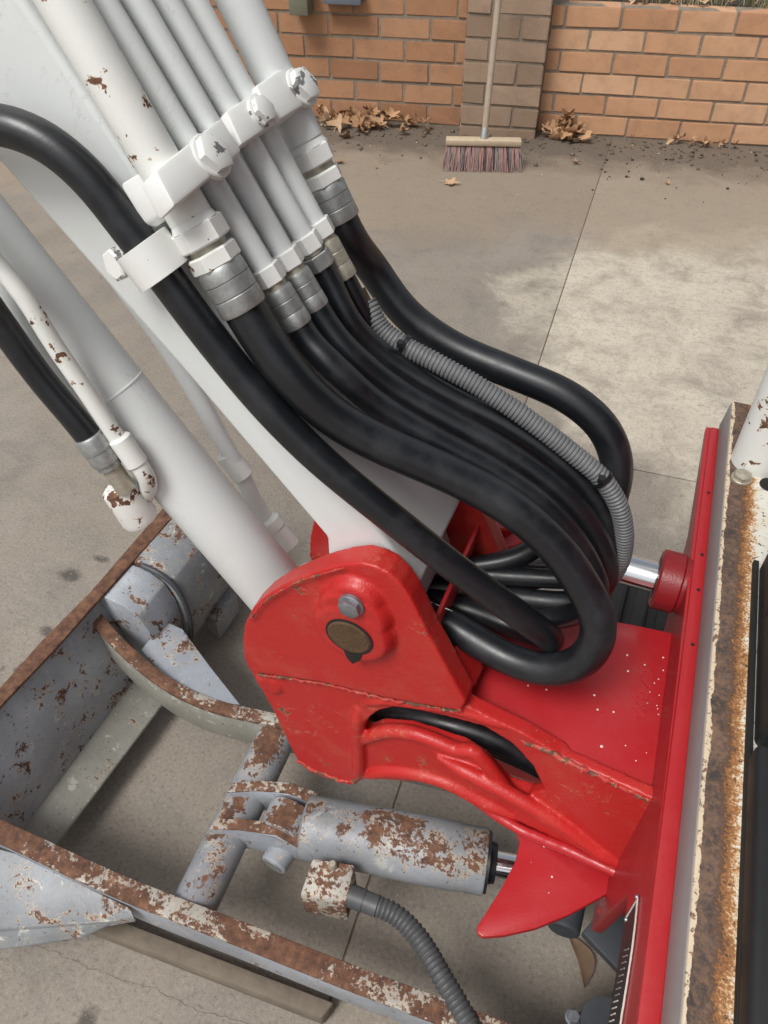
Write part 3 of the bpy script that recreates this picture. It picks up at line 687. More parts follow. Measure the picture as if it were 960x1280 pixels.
lathe('block_bolt', P(416, 1082, z=.222), (0, 0, 1), [(-.004, .0055), (.004, .0055), (.007, .0035)], 'zinc_yellow', pblk, 14)
cs = [P(434, 1118, z=.195), P(452, 1126, z=.195), P(472, 1133, z=.195)]
lathe('conduit_sleeve', cs[0], cs[2] - cs[0], [(0, .0135), (.022, .0135), (.0225, .0125), (.03, .0125), (.04, .013)], 'conduit_dark', EX, 24)
rc = ribbed('spiral_conduit', [P(468, 1131, z=.195), P(492, 1142, z=.195), P(515, 1162, z=.195), P(535, 1190, z=.197), P(553, 1222, z=.2), P(572, 1254, z=.2), P(592, 1290, z=.2), P(640, 1360, z=.2)], .0125, 'conduit_dark', EX, .0062, .14)
tag(rc, 'dark grey spiral wrapped hose below the blade cylinder')

# ---------------------------------------------------------------- undercarriage glimpses
uc = box('undercarriage', (.24, .28, .12), (1.0, .63, .42), 'dark_grey_paint', EX, .01)
pp = P(703, 1166, z=.13)
lathe('frame_pivot', pp + Vector((0, .05, 0)), (0, -1, 0), [(0, .021), (.045, .021), (.048, .018)], 'dark_grey_paint', uc, 28)
prism('frame_plate', [P(728, 1165, z=.15), P(760, 1128, z=.15), P(800, 1140, z=.15), P(800, 1240, z=.15)], (0, 0, -.015), 'dark_grey_paint', uc, .002)
lathe('frame_boss', P(752, 1290, z=.12), (0, 0, 1), [(0, .03), (.03, .03)], 'dark_grey_paint', uc, 24)
bolt(P(716, 1272, z=.14), (0, 0, 1), .008, uc, 'bolt')
for cy in (.80, .11):
    bm = bmesh.new(); loop = []; L_, r_ = 1.15, .125
    for k in range(24): a = math.pi / 2 + math.pi * k / 23; loop.append((.12 + r_ * math.cos(a), .135 + r_ * math.sin(a)))
    for k in range(24): a = -math.pi / 2 + math.pi * k / 23; loop.append((.12 + L_ + r_ * math.cos(a), .135 + r_ * math.sin(a)))
    cols = [[bm.verts.new((x, cy + s * .09, z)) for x, z in loop] for s in (-1, 1)]; n = len(loop)
    for k in range(n): bm.faces.new((cols[0][k], cols[0][(k + 1) % n], cols[1][(k + 1) % n], cols[1][k]))
    bm.faces.new(cols[0]); bm.faces.new(cols[1][::-1])
    tr = from_bm('rubber_track', bm, 'rubber_track', EX, 'auto')
    for k in range(0, 12):
        a = math.pi / 2 + math.pi * k / 11; d = Vector((math.cos(a), 0, math.sin(a))); p = Vector((.12, cy, .135)) + d * r_
        rot = Matrix((Vector((-d.z, 0, d.x)), Vector((0, 1, 0)), d)).transposed()
        box('track_lug', p - Vector((.011, .088, .0)), p + Vector((.011, .088, .012)), 'rubber_track', tr, .003, rot, 1)

# ---------------------------------------------------------------- house front plate, deck and covers
zt = .60
HC = Vector((.12, .2, 0)); HR = Matrix.Translation(HC) @ Matrix.Rotation(R(1.8), 4, 'Z') @ Matrix.Translation(-HC); HI = HR.inverted()
def slew(*os):
    for o in os: o.matrix_parent_inverse = Matrix.Translation(-Vector(EX.location)) @ HR
fp = [(-.10, .50), (.30, .50), (.335, .30), (.57, .30), (.60, .50), (.68, .565), (.845, .590), (.85, .598), (-.10, .598)]
hp = prism('front_plate', [Vector((.105, y_, z)) for y_, z in fp], (.012, 0, 0), 'red', EX, .002)
tag(hp, 'red steel front plate of the machine body')
prism('plate_flange', [Vector((.103, -.1, .602)), Vector((.1205, -.1, .602)), Vector((.1205, .846, .602)), Vector((.1095, .846, .602))], (0, 0, -.008), 'red', hp, .002)
for y_ in (.50, .57, .62, .72): lathe('bolt_hole', (.115, y_, .6023), (0, 0, 1), [(-.003, .0018), (.0004, .0018)], 'dark_gap', hp, 12)
# deck slab
dk = box('deck', (DECK_X0, -.12, .56), (.60, .853, .64), 'deck', EX, .003)
prism('deck_side', [Vector((.1192, -.118, .6025)), Vector((.1262, -.118, .6025)), Vector((.1262, -.118, .637)), Vector((.1224, -.118, .6385))], (0, .968, 0), 'edge_paint', dk, .0006)
tag(dk, 'white deck plate eaten by orange brown rust')
bp = HI @ P(927, 598, z=.641); bolt(bp, (0, 0, 1), .0095, dk, 'zinc_yellow', 'deck_bolt', True, .5, .55)
lathe('deck_hole', HI @ P(962, 606, z=.641), (0, 0, 1), [(-.004, .010), (.0008, .010)], 'dark_gap', dk, 24)
pc = P(946, 578, z=.64)
post = lathe('cab_post', pc, (0.0, .02, 1), [(-.01, .027), (.5, .027), (1.3, .027)], 'white_chip', EX, 36)
tag(post, 'white cab post speckled with rust at the deck corner')
CX = DECK_X1
# black plastic covers behind the deck
cv = box('side_cover', (CX + .002, -.1, .60), (.5, .372, .668), 'plastic', EX, .006, None, 3)
tag(cv, 'near black plastic side cover beside the rusted deck')
box('cover_panel', (CX + .018, -.08, .66), (.45, .345, .671), 'plastic', cv, .004, None, 3)
cv2 = box('side_cover', (CX + .008, .385, .60), (.5, .585, .70), 'plastic', EX, .006, None, 3)
tag(cv2, 'far black plastic side cover beside the rusted deck')
box('cover_step', (CX + .006, .50, .66), (.3, .575, .712), 'plastic', cv2, .004, None, 3)
box('cover_gap', (CX + .0012, -.1, .60), (CX + .006, .585, .646), 'dark_gap', dk, .0005)
slew(hp, dk, cv, cv2)
# body behind the deck
box('cab_base', (.42, -.16, .50), (1.35, 1.05, .86), 'red', EX, .03, None, 3)
box('unseen_cab_block', (.5, -.12, .861), (.84, 1.0, 1.94), 'plastic', EX, .03, None, 3)  # unseen solid block for the cab, added to keep sky light off the right
box('engine_hood', (.85, -.14, .861), (1.38, 1.03, 1.2), 'red', EX, .05, None, 4)
box('unseen_canopy_roof', (.16, -.25, 1.95), (1.3, 1.0, 2.0), 'white', EX, .02, None, 3)  # unseen canopy, placed to block overhead sky and darken the house side
for py_ in (-.12, .93): box('canopy_post', (1.2, py_ - .025, .9), (1.25, py_ + .025, 1.96), 'white', EX, .01)

# ---------------------------------------------------------------- swing cylinder
ya = .60; r0 = Vector((.066, ya, .571)); 
sw = lathe('swing_cylinder', Vector((.12, ya, .571)), (-1, 0, 0), [(0, .030), (.03, .030), (.032, .0325), (.052, .0325), (.0545, .029)], 'red_dark', EX, 40)
tag(sw, 'dark red gland of the swing cylinder passing through the front plate')
lathe('rod', Vector((.075, ya, .571)), (-1, -.0, 0), [(0, .0165), (.21, .0165)], 'chrome', sw, 32)
lathe('wiper', Vector((.0668, ya, .571)), (-1, 0, 0), [(0, .022), (.002, .022)], 'black_steel', sw, 28)
lc = P(622, 655, z=.60)
lug = lathe('swing_lug', lc - Vector((0, 0, .045)), (0, 0, 1), [(0, .034), (.04, .036), (.044, .034), (.045, .023), (.0455, .021), (.055, .0205), (.057, .018)], 'red', EX, 40)
tag(lug, 'red round lug where the swing cylinder rod is pinned')

# ---------------------------------------------------------------- cast swing bracket: lumps fused into one casting
def fuse(name, bm, mat, voxel, smooth_it, parent):
    me = bpy.data.meshes.new(name); bmesh.ops.recalc_face_normals(bm, faces=bm.faces); bm.to_mesh(me); bm.free()
    t = bpy.data.objects.new(name, me); col.objects.link(t)
    r = t.modifiers.new('r', 'REMESH'); r.mode = 'VOXEL'; r.voxel_size = voxel; r.use_smooth_shade = True
    s = t.modifiers.new('s', 'SMOOTH'); s.factor = .5; s.iterations = smooth_it
    bpy.context.view_layer.update()
    me2 = bpy.data.meshes.new_from_object(t.evaluated_get(bpy.context.evaluated_depsgraph_get()))
    bpy.data.objects.remove(t); me2.materials.clear()
    return link(name, me2, mat, parent, True)
YB = .37
ear = [(303, 800), (306, 780), (315, 762), (330, 747), (352, 733), (376, 722), (404, 712), (430, 706), (450, 704), (468, 708), (486, 717), (500, 730), (513, 748), (523, 768), (536, 795), (550, 820), (564, 846), (582, 878), (576, 889), (520, 880), (480, 872), (400, 853), (312, 840), (305, 822)]
low = [(307, 828), (400, 848), (485, 868), (470, 885), (456, 905), (452, 935), (455, 974), (440, 982), (418, 977), (392, 967), (374, 954), (366, 940), (340, 885)]
uarm = [(445, 866), (584, 884), (655, 918), (712, 950), (708, 1004), (684, 992), (676, 978), (666, 957), (640, 929), (605, 908), (560, 896), (515, 886), (490, 884), (472, 889), (455, 902)]
larm = [(448, 920), (475, 910), (510, 913), (545, 924), (580, 936), (605, 952), (635, 984), (660, 992), (682, 994), (710, 1006), (760, 1060), (788, 1096), (700, 1050), (640, 1022), (600, 1003), (560, 988), (520, 978), (470, 975), (448, 972)]
bm = bmesh.new()
prism_bm(bm, [P(*p, y=YB) for p in ear], Vector((0, .023, 0)))
prism_bm(bm, [P(*p, y=YB + .008) for p in low], Vector((0, .017, 0)))
prism_bm(bm, [P(*p, y=YB + .006) for p in uarm], Vector((0, .016, 0)))
prism_bm(bm, [P(*p, y=YB + .010) for p in larm], Vector((0, .014, 0)))
MA, MB_ = (-.078, .389), (.11, .361)                   # foot line of the mount's near side
prism_bm(bm, [PV(*p, MA, MB_) for p in ((668, 935), (700, 945), (828, 1004), (834, 1040), (800, 1108), (786, 1096), (700, 1052), (640, 1024), (664, 992), (680, 988), (678, 968))], Vector((0, .012, 0)))
def rid(pts, y0, r, y1=None):
    q = [P(x, y_, y=y0 + ((y1 or y0) - y0) * i / (len(pts) - 1)) for i, (x, y_) in enumerate(pts)]
    tube_bm(bm, spline(q, .006), lambda t: r * min(1, .35 + 5 * t, .35 + 5 * (1 - t)), 12)
rid([(450, 930), (466, 918), (490, 913), (520, 917), (548, 927), (572, 937), (590, 938), (606, 952), (640, 990), (668, 998)], YB + .008, .0078)
rid([(450, 970), (480, 963), (520, 966), (560, 978), (600, 999), (650, 1024)], YB + .011, .0085)
rid([(545, 945), (562, 954), (590, 968), (640, 994), (700, 1030), (745, 1062), (790, 1090)], YB + .008, .0085, .362)
rid([(452, 880), (480, 875), (530, 881), (580, 889), (640, 911)], YB + .008, .0055)
rid([(448, 884), (447, 915), (449, 945), (448, 972)], YB + .008, .008)
# pin boss with a lobe for the retaining bolt
pin = P(437, 795, y=YB - .013); bolt_p = P(441, 753, y=YB - .010)
lathe_bm(bm, Vector((pin.x, .385, pin.z)), Vector((0, -1, 0)), [(0, .044), (.012, .041), (.024, .036), (.0285, .033)], 36)
lathe_bm(bm, Vector((bolt_p.x, .385, bolt_p.z - .004)), Vector((0, -1, 0)), [(0, .031), (.012, .028), (.023, .022), (.0255, .019)], 30)
mid_ = (pin + bolt_p) / 2
lathe_bm(bm, Vector((mid_.x, .385, mid_.z)), Vector((0, -1, 0)), [(0, .040), (.012, .036), (.024, .031), (.027, .028)], 30)
b2 = P(336, 857, y=YB + .006)
lathe_bm(bm, Vector((b2.x, .385, b2.z)), Vector((0, -1, 0)), [(0, .016), (.008, .0155), (.0105, .013)], 30)
# far cheek and webs
fd = Vector((0, .152, 0))
prism_bm(bm, [P(*p, y=YB) + fd for p in ear], Vector((0, .023, 0)))
prism_bm(bm, [P(*p, y=YB) + fd for p in low], Vector((0, .02, 0)))
prism_bm(bm, [Vector((-.16, .455, .33)), Vector((.06, .455, .33)), Vector((.06, .455, .47)), Vector((-.16, .455, .50))], Vector((0, .03, 0)))
prism_bm(bm, [P(505, 860, y=YB + .008), P(582, 880, y=YB + .008), P(556, 832, y=YB + .008)], Vector((.004, .05, -.008)))
for s in bm.faces: pass
cast = fuse('swing_bracket', bm, 'red_worn', .0018, 4, EX); tag(cast, 'red cast swing bracket holding the boom foot pin')
pe = lathe('pin', Vector((pin.x, YB - .016, pin.z)), (0, 1, 0), [(0, .0185), (.0012, .0202), (.05, .0202)], 'pin_rust', cast, 36); tag(pe, 'rusty brown end of the boom foot pin')
lathe('pin_recess', Vector((pin.x, YB - .0147, pin.z)), (0, 1, 0), [(0, .0222), (.02, .0222)], 'dark_gap', cast, 36)
prism('key_slot', [P(x, y_, y=YB - .0145) for x, y_ in ((428, 812), (455, 815), (450, 826), (441, 831), (434, 824))], (0, .01, 0), 'dark_gap', cast, .001)
bolt(bolt_p + Vector((0, -.003, 0)), (0, -1, 0), .0098, cast, 'bolt', 'pin_bolt', True, .25, .55)
prism('web_plate', [Vector((-.121, .388, .55)), Vector((-.117, .388, .55)), Vector((-.112, .388, .655)), Vector((-.116, .388, .655))], (0, .14, 0), 'red', cast, .001)
# top plate, fin, weld seams
TP = [P(577, 888, z=.546), P(700, 948, z=.546), P(828, 1008, z=.546), P(838, 960, z=.546), P(851, 793, z=.546), P(790, 780, z=.546), P(700, 764, z=.546), P(600, 750, z=.546), P(545, 830, z=.546)]
tpz = prism('mount_top_plate', TP, (0, 0, -.006), 'red', EX, .002); tag(tpz, 'flat red top plate of the boom mount, flecked with white')
text_mesh('stamped_number', 'CZ31X6', .016, 'red', tpz, P(803, 866, z=.5462), P(797, 900, z=.546) - P(808, 838, z=.546), P(830, 870, z=.546) - P(790, 866, z=.546), .0006)
fin = prism('lower_fin', [P(x, y_, z=.372) for x, y_ in ((560, 985), (600, 1000), (626, 1014), (643, 1032), (650, 1050), (645, 1075), (628, 1108), (608, 1140), (596, 1158), (597, 1166), (604, 1171), (630, 1169), (670, 1160), (712, 1143), (750, 1122), (792, 1100), (800, 1080), (700, 1010), (600, 960))], (0, 0, -.008), 'red', EX, .0015)
tag(fin, 'red pointed fin of the lower mount plate')
def seam(pts, r, mat, parent, name='weld_seam', jit=.35):
    path = spline(pts, .003); path = [p + Vector((random.uniform(-1, 1), random.uniform(-1, 1), random.uniform(-1, 1))) * r * jit for p in path]
    return tube(name, path, [r * random.uniform(1 - jit, 1 + jit * .7) for _ in path], mat, parent, 10)
M['weld_rust'] = paint('chipped_weld', (.45, .03, .025), .53, 60, 200, .6, .2, (.45, .25, .14), .5, .6, (.36, .22, .14))
seam([P(575, 886, z=.547), P(700, 947, z=.547), P(826, 1006, z=.547)], .0028, 'weld_rust', tpz)
seam([Vector((.104, .365, .548)), Vector((.104, .46, .548)), Vector((.104, .555, .548))], .005, 'red', tpz, 'weld_seam', .06)
seam([PV(828, 1010, MA, MB_), PV(812, 1060, MA, MB_), PV(798, 1105, MA, MB_), Vector((.104, .34, .34))], .006, 'red', tpz, 'weld_seam', .06)
seam([PV(566, 972, MA, MB_) + Vector((0, -.004, 0)), PV(640, 1026, MA, MB_) + Vector((0, -.004, 0)), PV(712, 1058, MA, MB_) + Vector((0, -.004, 0)), PV(790, 1094, MA, MB_) + Vector((0, -.004, 0))], .006, 'red', fin, 'weld_seam', .05)
seam([P(576, 888, y=.372), P(560, 862, y=.378), P(540, 850, y=.40)], .003, 'weld_rust', cast)
seam([P(x, y_, y=.3735) for x, y_ in ((322, 843), (355, 847), (400, 854), (440, 863), (480, 873), (530, 882), (574, 889))], .0019, 'weld_rust', cast, 'chipped_edge', .5)
seam([P(x, y_, y=.3785) for x, y_ in ((372, 950), (392, 962), (418, 972), (440, 977), (452, 968))], .0026, 'weld_rust', cast, 'chipped_edge', .5)
seam([P(x, y_, y=.366) for x, y_ in ((312, 775), (333, 751), (376, 726), (430, 710))], .0010, 'weld_rust', cast, 'chipped_edge', .4)
# white splashes on the red plates
def splash(px, py, r, parent, z):
    p = P(px, py, z=z); lathe('paint_fleck', p, (0, 0, 1), [(-.0008, r), (.0002, r), (.0005, r * .6)], 'splash', parent, 9)
for px, py, r in ((784, 819, .0011), (785, 839, .0012), (806, 831, .0009), (743, 869, .0012), (747, 887, .0011), (767, 890, .001), (752, 933, .0014), (829, 822, .0009), (829, 838, .0008), (818, 854, .0007), (823, 849, .0007), (812, 865, .0008), (809, 879, .0008), (824, 869, .0006), (821, 882, .0006), (822, 886, .0006), (823, 893, .0006), (782, 932, .0007), (795, 951, .0007), (808, 941, .0005), (660, 857, .001), (683, 862, .001), (832, 905, .0006)):
    splash(px, py, r, tpz, .546)
for px, py, r in ((680, 1058, .0010), (690, 1096, .0011), (697, 1062, .0005), (686, 1116, .0006), (664, 1078, .0004)): splash(px, py, r, fin, .372)
# data decal on the front plate
dc = [P(x, y_, x=.1045) for x, y_ in ((800, 1124), (796, 1170), (771, 1300), (757, 1300), (786, 1150))]
dcl = prism('decal', dc, (-.0006, 0, 0), 'plastic', hp, 0)
seam([P(801, 1124, x=.1035), P(794, 1175, x=.1035), P(771, 1300, x=.1035)], .0008, 'print', dcl, 'decal_border', .1)
seam([P(801, 1124, x=.1035), P(785, 1150, x=.1035)], .0007, 'print', dcl, 'decal_border', .1)
for k in range(16):
    a = P(783 - k * 1.9, 1188 + k * 8, x=.1036); b_ = P(788 - k * 1.9, 1186 + k * 8, x=.1036)
    tube('decal_line', [a, (a + b_) / 2, b_], .0006, 'print_grey' if k < 8 else 'print', dcl, 5)
for q in ((801, 1122), (787, 1150)): lathe('rivet', P(*q, x=.104), (-1, 0, 0), [(0, .0022), (.0015, .0018), (.002, .0008)], 'bolt', hp, 12)

# ---------------------------------------------------------------- boom
prof = [(1.6, .03), (.9, .036), (.45, .039), (.27, .040), (.09, .036), (.06, .010), (.045, -.03), (.01, -.048), (-.03, -.04), (-.048, 0), (-.03, .035), (.004, .045), (.014, .082), (.29, .118), (.47, .145), (.9, .20), (1.6, .24)]
by0, by1 = .396, .520
boom = prism('boom', [SN(s, n_, by0) for s, n_ in prof], (0, by1 - by0, 0), 'white', EX, .005, 3); tag(boom, 'white box section boom rising out of the red bracket')
tube('gap_shade_line', spline([P(x, y_, y=.392) for x, y_ in ((420, 706), (445, 702), (468, 704), (490, 714), (506, 730), (518, 750))], .005), .006, 'dark_gap', cast, 12)  # dark strip standing in for the shaded gap between boom and bracket
# pipes along the boom's top
pipes = [((78, 0), (238, 272), .0145), ((128, 0), (333, 340), .0083), ((170, 0), (357, 320), .0083), ((208, 0), (382, 300), .0083), ((243, 0), (397, 283), .0083), ((298, 0), (380, 176), .0155)]
pend = []
for (a, b_, r) in pipes:
    q1 = PN(*b_, .136 if r < .01 else .143); q0 = PN(*a, .166)
    d = (q0 - q1).normalized()
    tube('boom_pipe', [q1, q1 + d * .05, q0, q0 + d * .8], r, 'white_chip' if (a[0] == 78) else 'white', EX, 28); pend.append((q1, -d))
# clamp blocks
def block(corners, n0, thick, name='pipe_clamp'):
    pts = [PN(x, y_, n0) for x, y_ in corners]
    return prism(name, pts, -BN * thick, 'white_clean', EX, .0028, 2)
nb = .172
bA = block(((194, 212), (277, 146), (304, 188), (219, 258)), nb - .004, .018)
bB = block(((283, 138), (322, 112), (346, 152), (303, 181)), nb - .006, .018)
bC = block(((320, 106), (362, 78), (392, 124), (346, 152)), nb - .004, .026)
for blk, (x, y_), r in ((bA, (263, 196), .0125), (bB, (326, 140), .0095), (bC, (376, 110), .0125)): bolt(PN(x, y_, nb - .005), BN, r, blk, 'bolt_white', 'clamp_bolt', True, .4, .5)
# hose ends
def fit(i, spec):
    p, d = pend[i]; t = -.004; root = None
    for kind, r, ln, mt in spec:
        if kind == 'n': o = hexnut('hex_nut', p + d * t, d, r, ln, mt, root or EX, .3 + i)
        elif kind == 'c': o = lathe('taper_collar', p + d * t, d, [(0, r * .78), (ln, r)], mt, root or EX, 28)
        elif kind == 't': o = lathe('thread', p + d * t, d, [(0, r), (ln, r)], mt, root or EX, 24)
        else: o = lathe('crimp_ferrule', p + d * t, d, [(0, r * .92), (ln * .08, r), (ln * .30, r), (ln * .31, r * .95), (ln * .33, r), (ln * .62, r), (ln * .63, r * .95), (ln * .66, r), (ln * .94, r * 1.02), (ln, r * .99)], mt, root or EX, 28)
        if root is None: root = o; o.name = 'hose_fitting'
        t += ln - .0006
    return p + d * (t - .012), d
ends = [fit(0, [('c', .0162, .009, 'white_clean'), ('n', .0185, .014, 'white_clean'), ('t', .0130, .005, 'zinc_yellow'), ('n', .0176, .011, 'white_chip'), ('f', .0164, .032, 'zinc')]),
        fit(1, [('n', .0114, .013, 'white_clean'), ('t', .0088, .005, 'zinc_yellow'), ('f', .0108, .030, 'zinc')]),
        fit(2, [('n', .0114, .013, 'white_clean'), ('t', .0088, .005, 'zinc_yellow'), ('f', .0108, .030, 'zinc')]),
        fit(3, [('n', .0114, .013, 'white_clean'), ('t', .009, .004, 'zinc_yellow'), ('n', .0124, .012, 'zinc')]),
        fit(4, [('n', .0118, .013, 'white_clean'), ('t', .0088, .004, 'zinc_yellow'), ('f', .0102, .032, 'zinc_yellow')]),
        fit(5, [('c', .0165, .010, 'white_clean'), ('n', .0188, .014, 'white_clean'), ('t', .0135, .006, 'zinc_yellow'), ('n', .0180, .011, 'white_clean'), ('f', .0162, .030, 'zinc')])]

# ---------------------------------------------------------------- hoses
def run(i, pts, r, label): hose([ends[i][0], ends[i][0] + ends[i][1] * .03] + pts, r, EX, label)
run(0, [P(362, 470, y=.392), P(420, 524, y=.400), P(490, 562, y=.412), P(560, 592, y=.424), P(630, 629, y=.430), P(692, 681, y=.432), P(732, 738, y=.426), P(750, 782, y=.418), P(736, 820, y=.410), P(695, 838, y=.406), P(640, 826, y=.410), P(590, 798, y=.418), P(540, 768, y=.43), P(500, 752, y=.44)], .0147, 'thick black hose nearest the camera, curling round in a loop')
run(1, [P(408, 450, y=.425), P(470, 506, y=.438), P(540, 548, y=.448), P(610, 585, y=.456), P(680, 634, y=.460), P(728, 690, y=.462), P(748, 745, y=.462), P(720, 768, y=.47), P(660, 775, y=.47), P(590, 765, y=.465), P(530, 752, y=.46)], .0104, None)
run(2, [P(425, 430, y=.455), P(490, 485, y=.468), P(560, 525, y=.476), P(640, 570, y=.484), P(710, 624, y=.488), P(750, 680, y=.490), P(757, 730, y=.492), P(720, 752, y=.49), P(650, 748, y=.485), P(580, 738, y=.48), P(530, 735, y=.47)], .0104, None)
run(3, [P(432, 395, y=.485), P(480, 445, y=.498), P(560, 495, y=.506), P(640, 535, y=.512), P(710, 585, y=.514), P(752, 640, y=.514), P(762, 700, y=.512), P(730, 722, y=.505), P(660, 722, y=.50), P(590, 718, y=.49), P(530, 715, y=.48)], .0095, None)
run(4, [P(455, 395, y=.513), P(500, 440, y=.525), P(570, 480, y=.532), P(650, 520, y=.538), P(720, 570, y=.540), P(760, 620, y=.538), P(770, 670, y=.535), P(740, 706, y=.525), P(690, 716, y=.515), P(630, 714, y=.50), P(560, 714, y=.49)], .0080, None)
run(5, [P(462, 330, y=.572), P(505, 390, y=.572), P(565, 434, y=.570), P(640, 466, y=.568), P(710, 496, y=.566), P(756, 536, y=.562), P(772, 580, y=.556), P(764, 625, y=.548), P(742, 676, y=.545), P(705, 708, y=.535), P(650, 722, y=.52), P(570, 722, y=.50)], .0144, 'thick black hose farthest from the camera, arching over the concrete')
h1 = hose([P(112, 547, y=.402), P(95, 525, y=.402), P(55, 478, y=.402), P(0, 403, y=.400), P(-60, 315, y=.394), P(-95, 240, y=.386), P(-88, 185, y=.378), P(-50, 160, y=.372), P(0, 155, y=.370), P(60, 178, y=.374), P(115, 226, y=.376), P(160, 285, y=.377), P(192, 326, y=.377), P(235, 385, y=.377), P(290, 456, y=.378), P(345, 520, y=.378), P(400, 574, y=.380), P(480, 640, y=.386), P(560, 703, y=.396), P(630, 755, y=.404), P(675, 788, y=.412), P(690, 800, y=.428), P(676, 798, y=.448), P(640, 782, y=.46), P(580, 760, y=.46), P(530, 748, y=.46)], .0121, EX, 'long black hose from the cylinder elbow, clamped to the near side of the boom')
hose([P(540, 470, y=.556), P(620, 505, y=.55), P(672, 545, y=.55), P(690, 600, y=.55), P(686, 668, y=.535), P(655, 694, y=.515), P(610, 706, y=.50), P(560, 710, y=.49)], .0105, EX, 'slim black hose passing behind the thick arched hose')
# hose run inside the casting, seen through the slot
hose([P(455, 885, y=.42), P(500, 893, y=.42), P(560, 905, y=.42), P(630, 928, y=.425), P(690, 960, y=.43), P(760, 1000, y=.43)], .0135, EX, 'black hose seen through the slot of the bracket')
hose([P(470, 905, y=.44), P(520, 912, y=.44), P(600, 926, y=.44), P(680, 962, y=.44), P(740, 1000, y=.44)], .012, EX, None)
# cover band and lettering on the returning hose
text_mesh('lettering', 'KOR', .012, 'print', EX, P(549, 757, y=.4165), P(562, 762, y=.416) - P(538, 752, y=.417), Vector((0, -.6, .8)), .0003)
# ribbed conduit with ties and bare cable
cpts = [P(458, 378, y=.520), P(478, 412, y=.515), P(505, 432, y=.512), P(550, 456, y=.510), P(600, 484, y=.510), P(660, 524, y=.510), P(715, 566, y=.51), P(752, 598, y=.51), P(773, 632, y=.51), P(780, 665, y=.512), P(776, 700, y=.515), P(755, 735, y=.52)]
cdt = ribbed('ribbed_conduit', cpts, .0085, 'conduit', EX, .0036, .13); tag(cdt, 'grey ribbed cable conduit tied along the hoses')
tube('cable', [P(450, 362, y=.522), P(458, 378, y=.520), P(468, 394, y=.518)], .0045, 'pin_rust', cdt, 12)
for i, j in ((2, 3), (7, 8)):
    a, b_ = cpts[i], cpts[j]; m_ = a.lerp(b_, .02); d = (cpts[j] - cpts[i - 1]).normalized()
    lathe('cable_tie', m_ - d * .0018, d, [(0, .0096), (.0036, .0096)], 'black_steel', cdt, 18)
    box('tie_head', m_ + Vector((-.003, -.012, .004)), m_ + Vector((.003, -.006, .010)), 'black_steel', cdt, .001)
# band clamp on the near side hose
ba, bb = P(176, 304, y=.377), P(207, 345, y=.377)
bc = lathe('hose_clamp', ba, bb - ba, [(0, .0172), (.0003, .0192), ((bb - ba).length - .0003, .0192), ((bb - ba).length, .0172)], 'white_clean', EX, 40); tag(bc, 'white band clamp round the near hose')
prism('clamp_tab', [P(138, 312, y=.378), P(168, 296, y=.378), P(186, 330, y=.378), P(160, 345, y=.378)], (0, .012, 0), 'white_clean', bc, .003)
bolt(P(152, 328, y=.377), (-.25, -1, .1), .0108, bc, 'bolt_white', 'clamp_bolt', False, .1, .7)
pt = prism('clamp_plate', [P(148, 230, y=.380), P(172, 215, y=.386), P(207, 264, y=.386), P(180, 282, y=.380)], Vector((.004, .006, -.004)), 'white_clean', EX, .002); tag(pt, 'white tab plate above the band clamp')

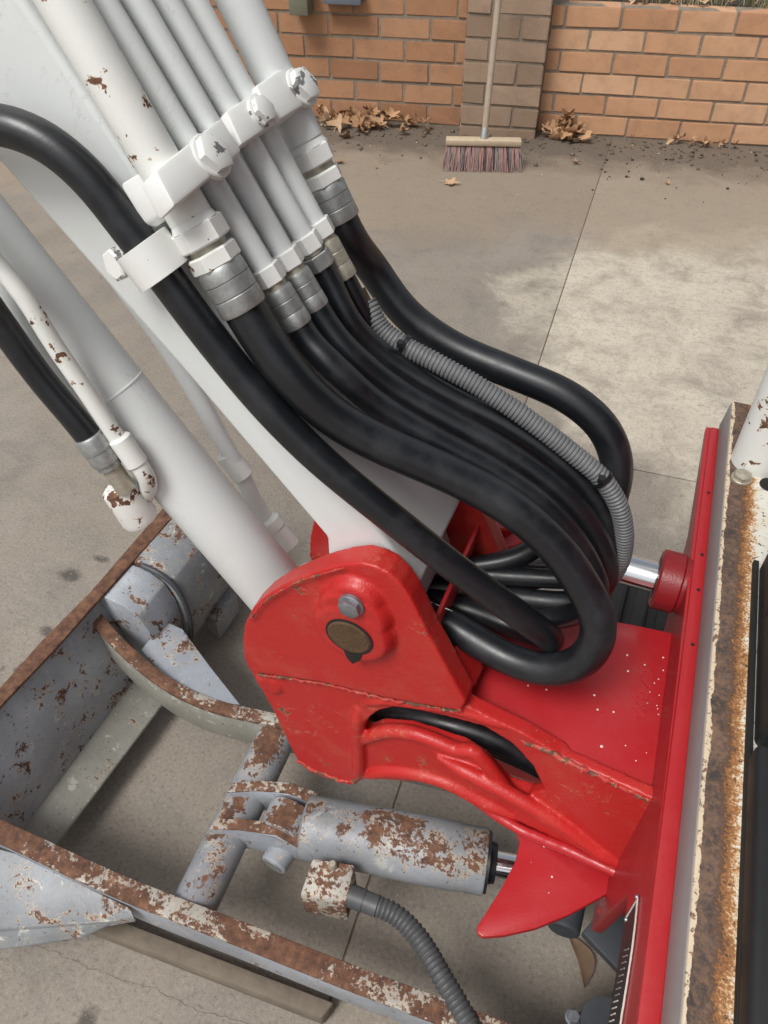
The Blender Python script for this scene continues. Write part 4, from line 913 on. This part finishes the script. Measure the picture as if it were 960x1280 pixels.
# ---------------------------------------------------------------- boom cylinder and its plumbing
yc = .4575; k0, k1 = P(343, 735, y=yc), P(0, 322, y=yc); kd = (k1 - k0).normalized()
bc_ = lathe('boom_cylinder', k0 - kd * .035, kd, [(0, .02), (.008, .030), (.02, .0345), (.30, .0345), (.3005, .0352), (.302, .0352), (.3025, .0345), (.75, .0345)], 'white', EX, 56)
tag(bc_, 'white boom lift cylinder under the boom')
lathe('eye', Vector((-.287, .40, .497)), (0, 1, 0), [(0, .035), (.115, .035)], 'white_chip', bc_, 36)
yp = .412
pp_ = [P(0, 335, y=yp) + kd * .62 + Vector((.01, 0, .02)), P(-70, 250, y=yp), P(0, 335, y=yp), P(30, 368, y=yp), P(60, 420, y=yp), P(100, 478, y=yp), P(140, 538, y=yp), P(152, 556, y=yp)]
pt1 = tube('cylinder_pipe', smooth_path(spline(pp_, .01), 3), .0078, 'white_chip', EX, 20); tag(pt1, 'white steel pipe running down the near side of the boom cylinder')
lathe('pipe_collar', P(148, 546, y=yp), P(172, 580, y=yp) - P(148, 546, y=yp), [(0, .0085), (.002, .0105), (.03, .0105), (.032, .009)], 'white_chip', pt1, 20)
tube('elbow', smooth_path(spline([P(168, 574, y=yp), P(180, 590, y=yp), P(186, 606, y=yp + .004), P(180, 622, y=yp + .012), P(172, 630, y=yp + .03)], .004), 3), .0085, 'white_chip', pt1, 18)
yh = .402
ha, hb_ = P(110, 543, y=yh), P(150, 600, y=yh); hdir = hb_ - ha
lathe('hose_fitting', ha, hdir, [(0, .0135), (.002, .0148), (.016, .0148), (.0165, .0138), (.018, .0142), (.030, .0138), (.031, .012), (.036, .012)], 'zinc', EX, 18)
e0, e1_ = P(146, 606, y=yh + .004), P(178, 652, y=yh + .004)
eb = lathe('elbow_block', e0, e1_ - e0, [(0, .0125), (.004, .0175), ((e1_ - e0).length - .006, .0185), ((e1_ - e0).length - .001, .0165), ((e1_ - e0).length, .012)], 'white_rusty', EX, 28)
tag(eb, 'rust spotted white elbow block at the end of the left hose')
lathe('stem', ha + hdir.normalized() * .034, hdir, [(0, .0095), (.03, .0095)], 'zinc_yellow', eb, 16)
yf = .535
fpp = [P(245, 480, y=yf) + kd * .4, P(245, 480, y=yf) + kd * .06, P(262, 522, y=yf), P(275, 548, y=yf), P(292, 575, y=yf), P(306, 600, y=yf), P(316, 625, y=yf), P(335, 652, y=yf)]
pt2 = tube('cylinder_pipe', smooth_path(spline(fpp, .01), 2), .0095, 'white', EX, 18); tag(pt2, 'white bent pipe on the far side of the boom cylinder')
lathe('pipe_clamp_sleeve', P(281, 566, y=yf), P(302, 592, y=yf) - P(281, 566, y=yf), [(0, .0105), (.002, .0125), (.034, .0125), (.036, .0105)], 'white_clean', pt2, 20)
lathe('pipe_collar', P(333, 648, y=yf), P(362, 682, y=yf) - P(333, 648, y=yf), [(0, .011), (.004, .0145), (.016, .0145), (.018, .013), (.045, .013)], 'white_clean', pt2, 20)
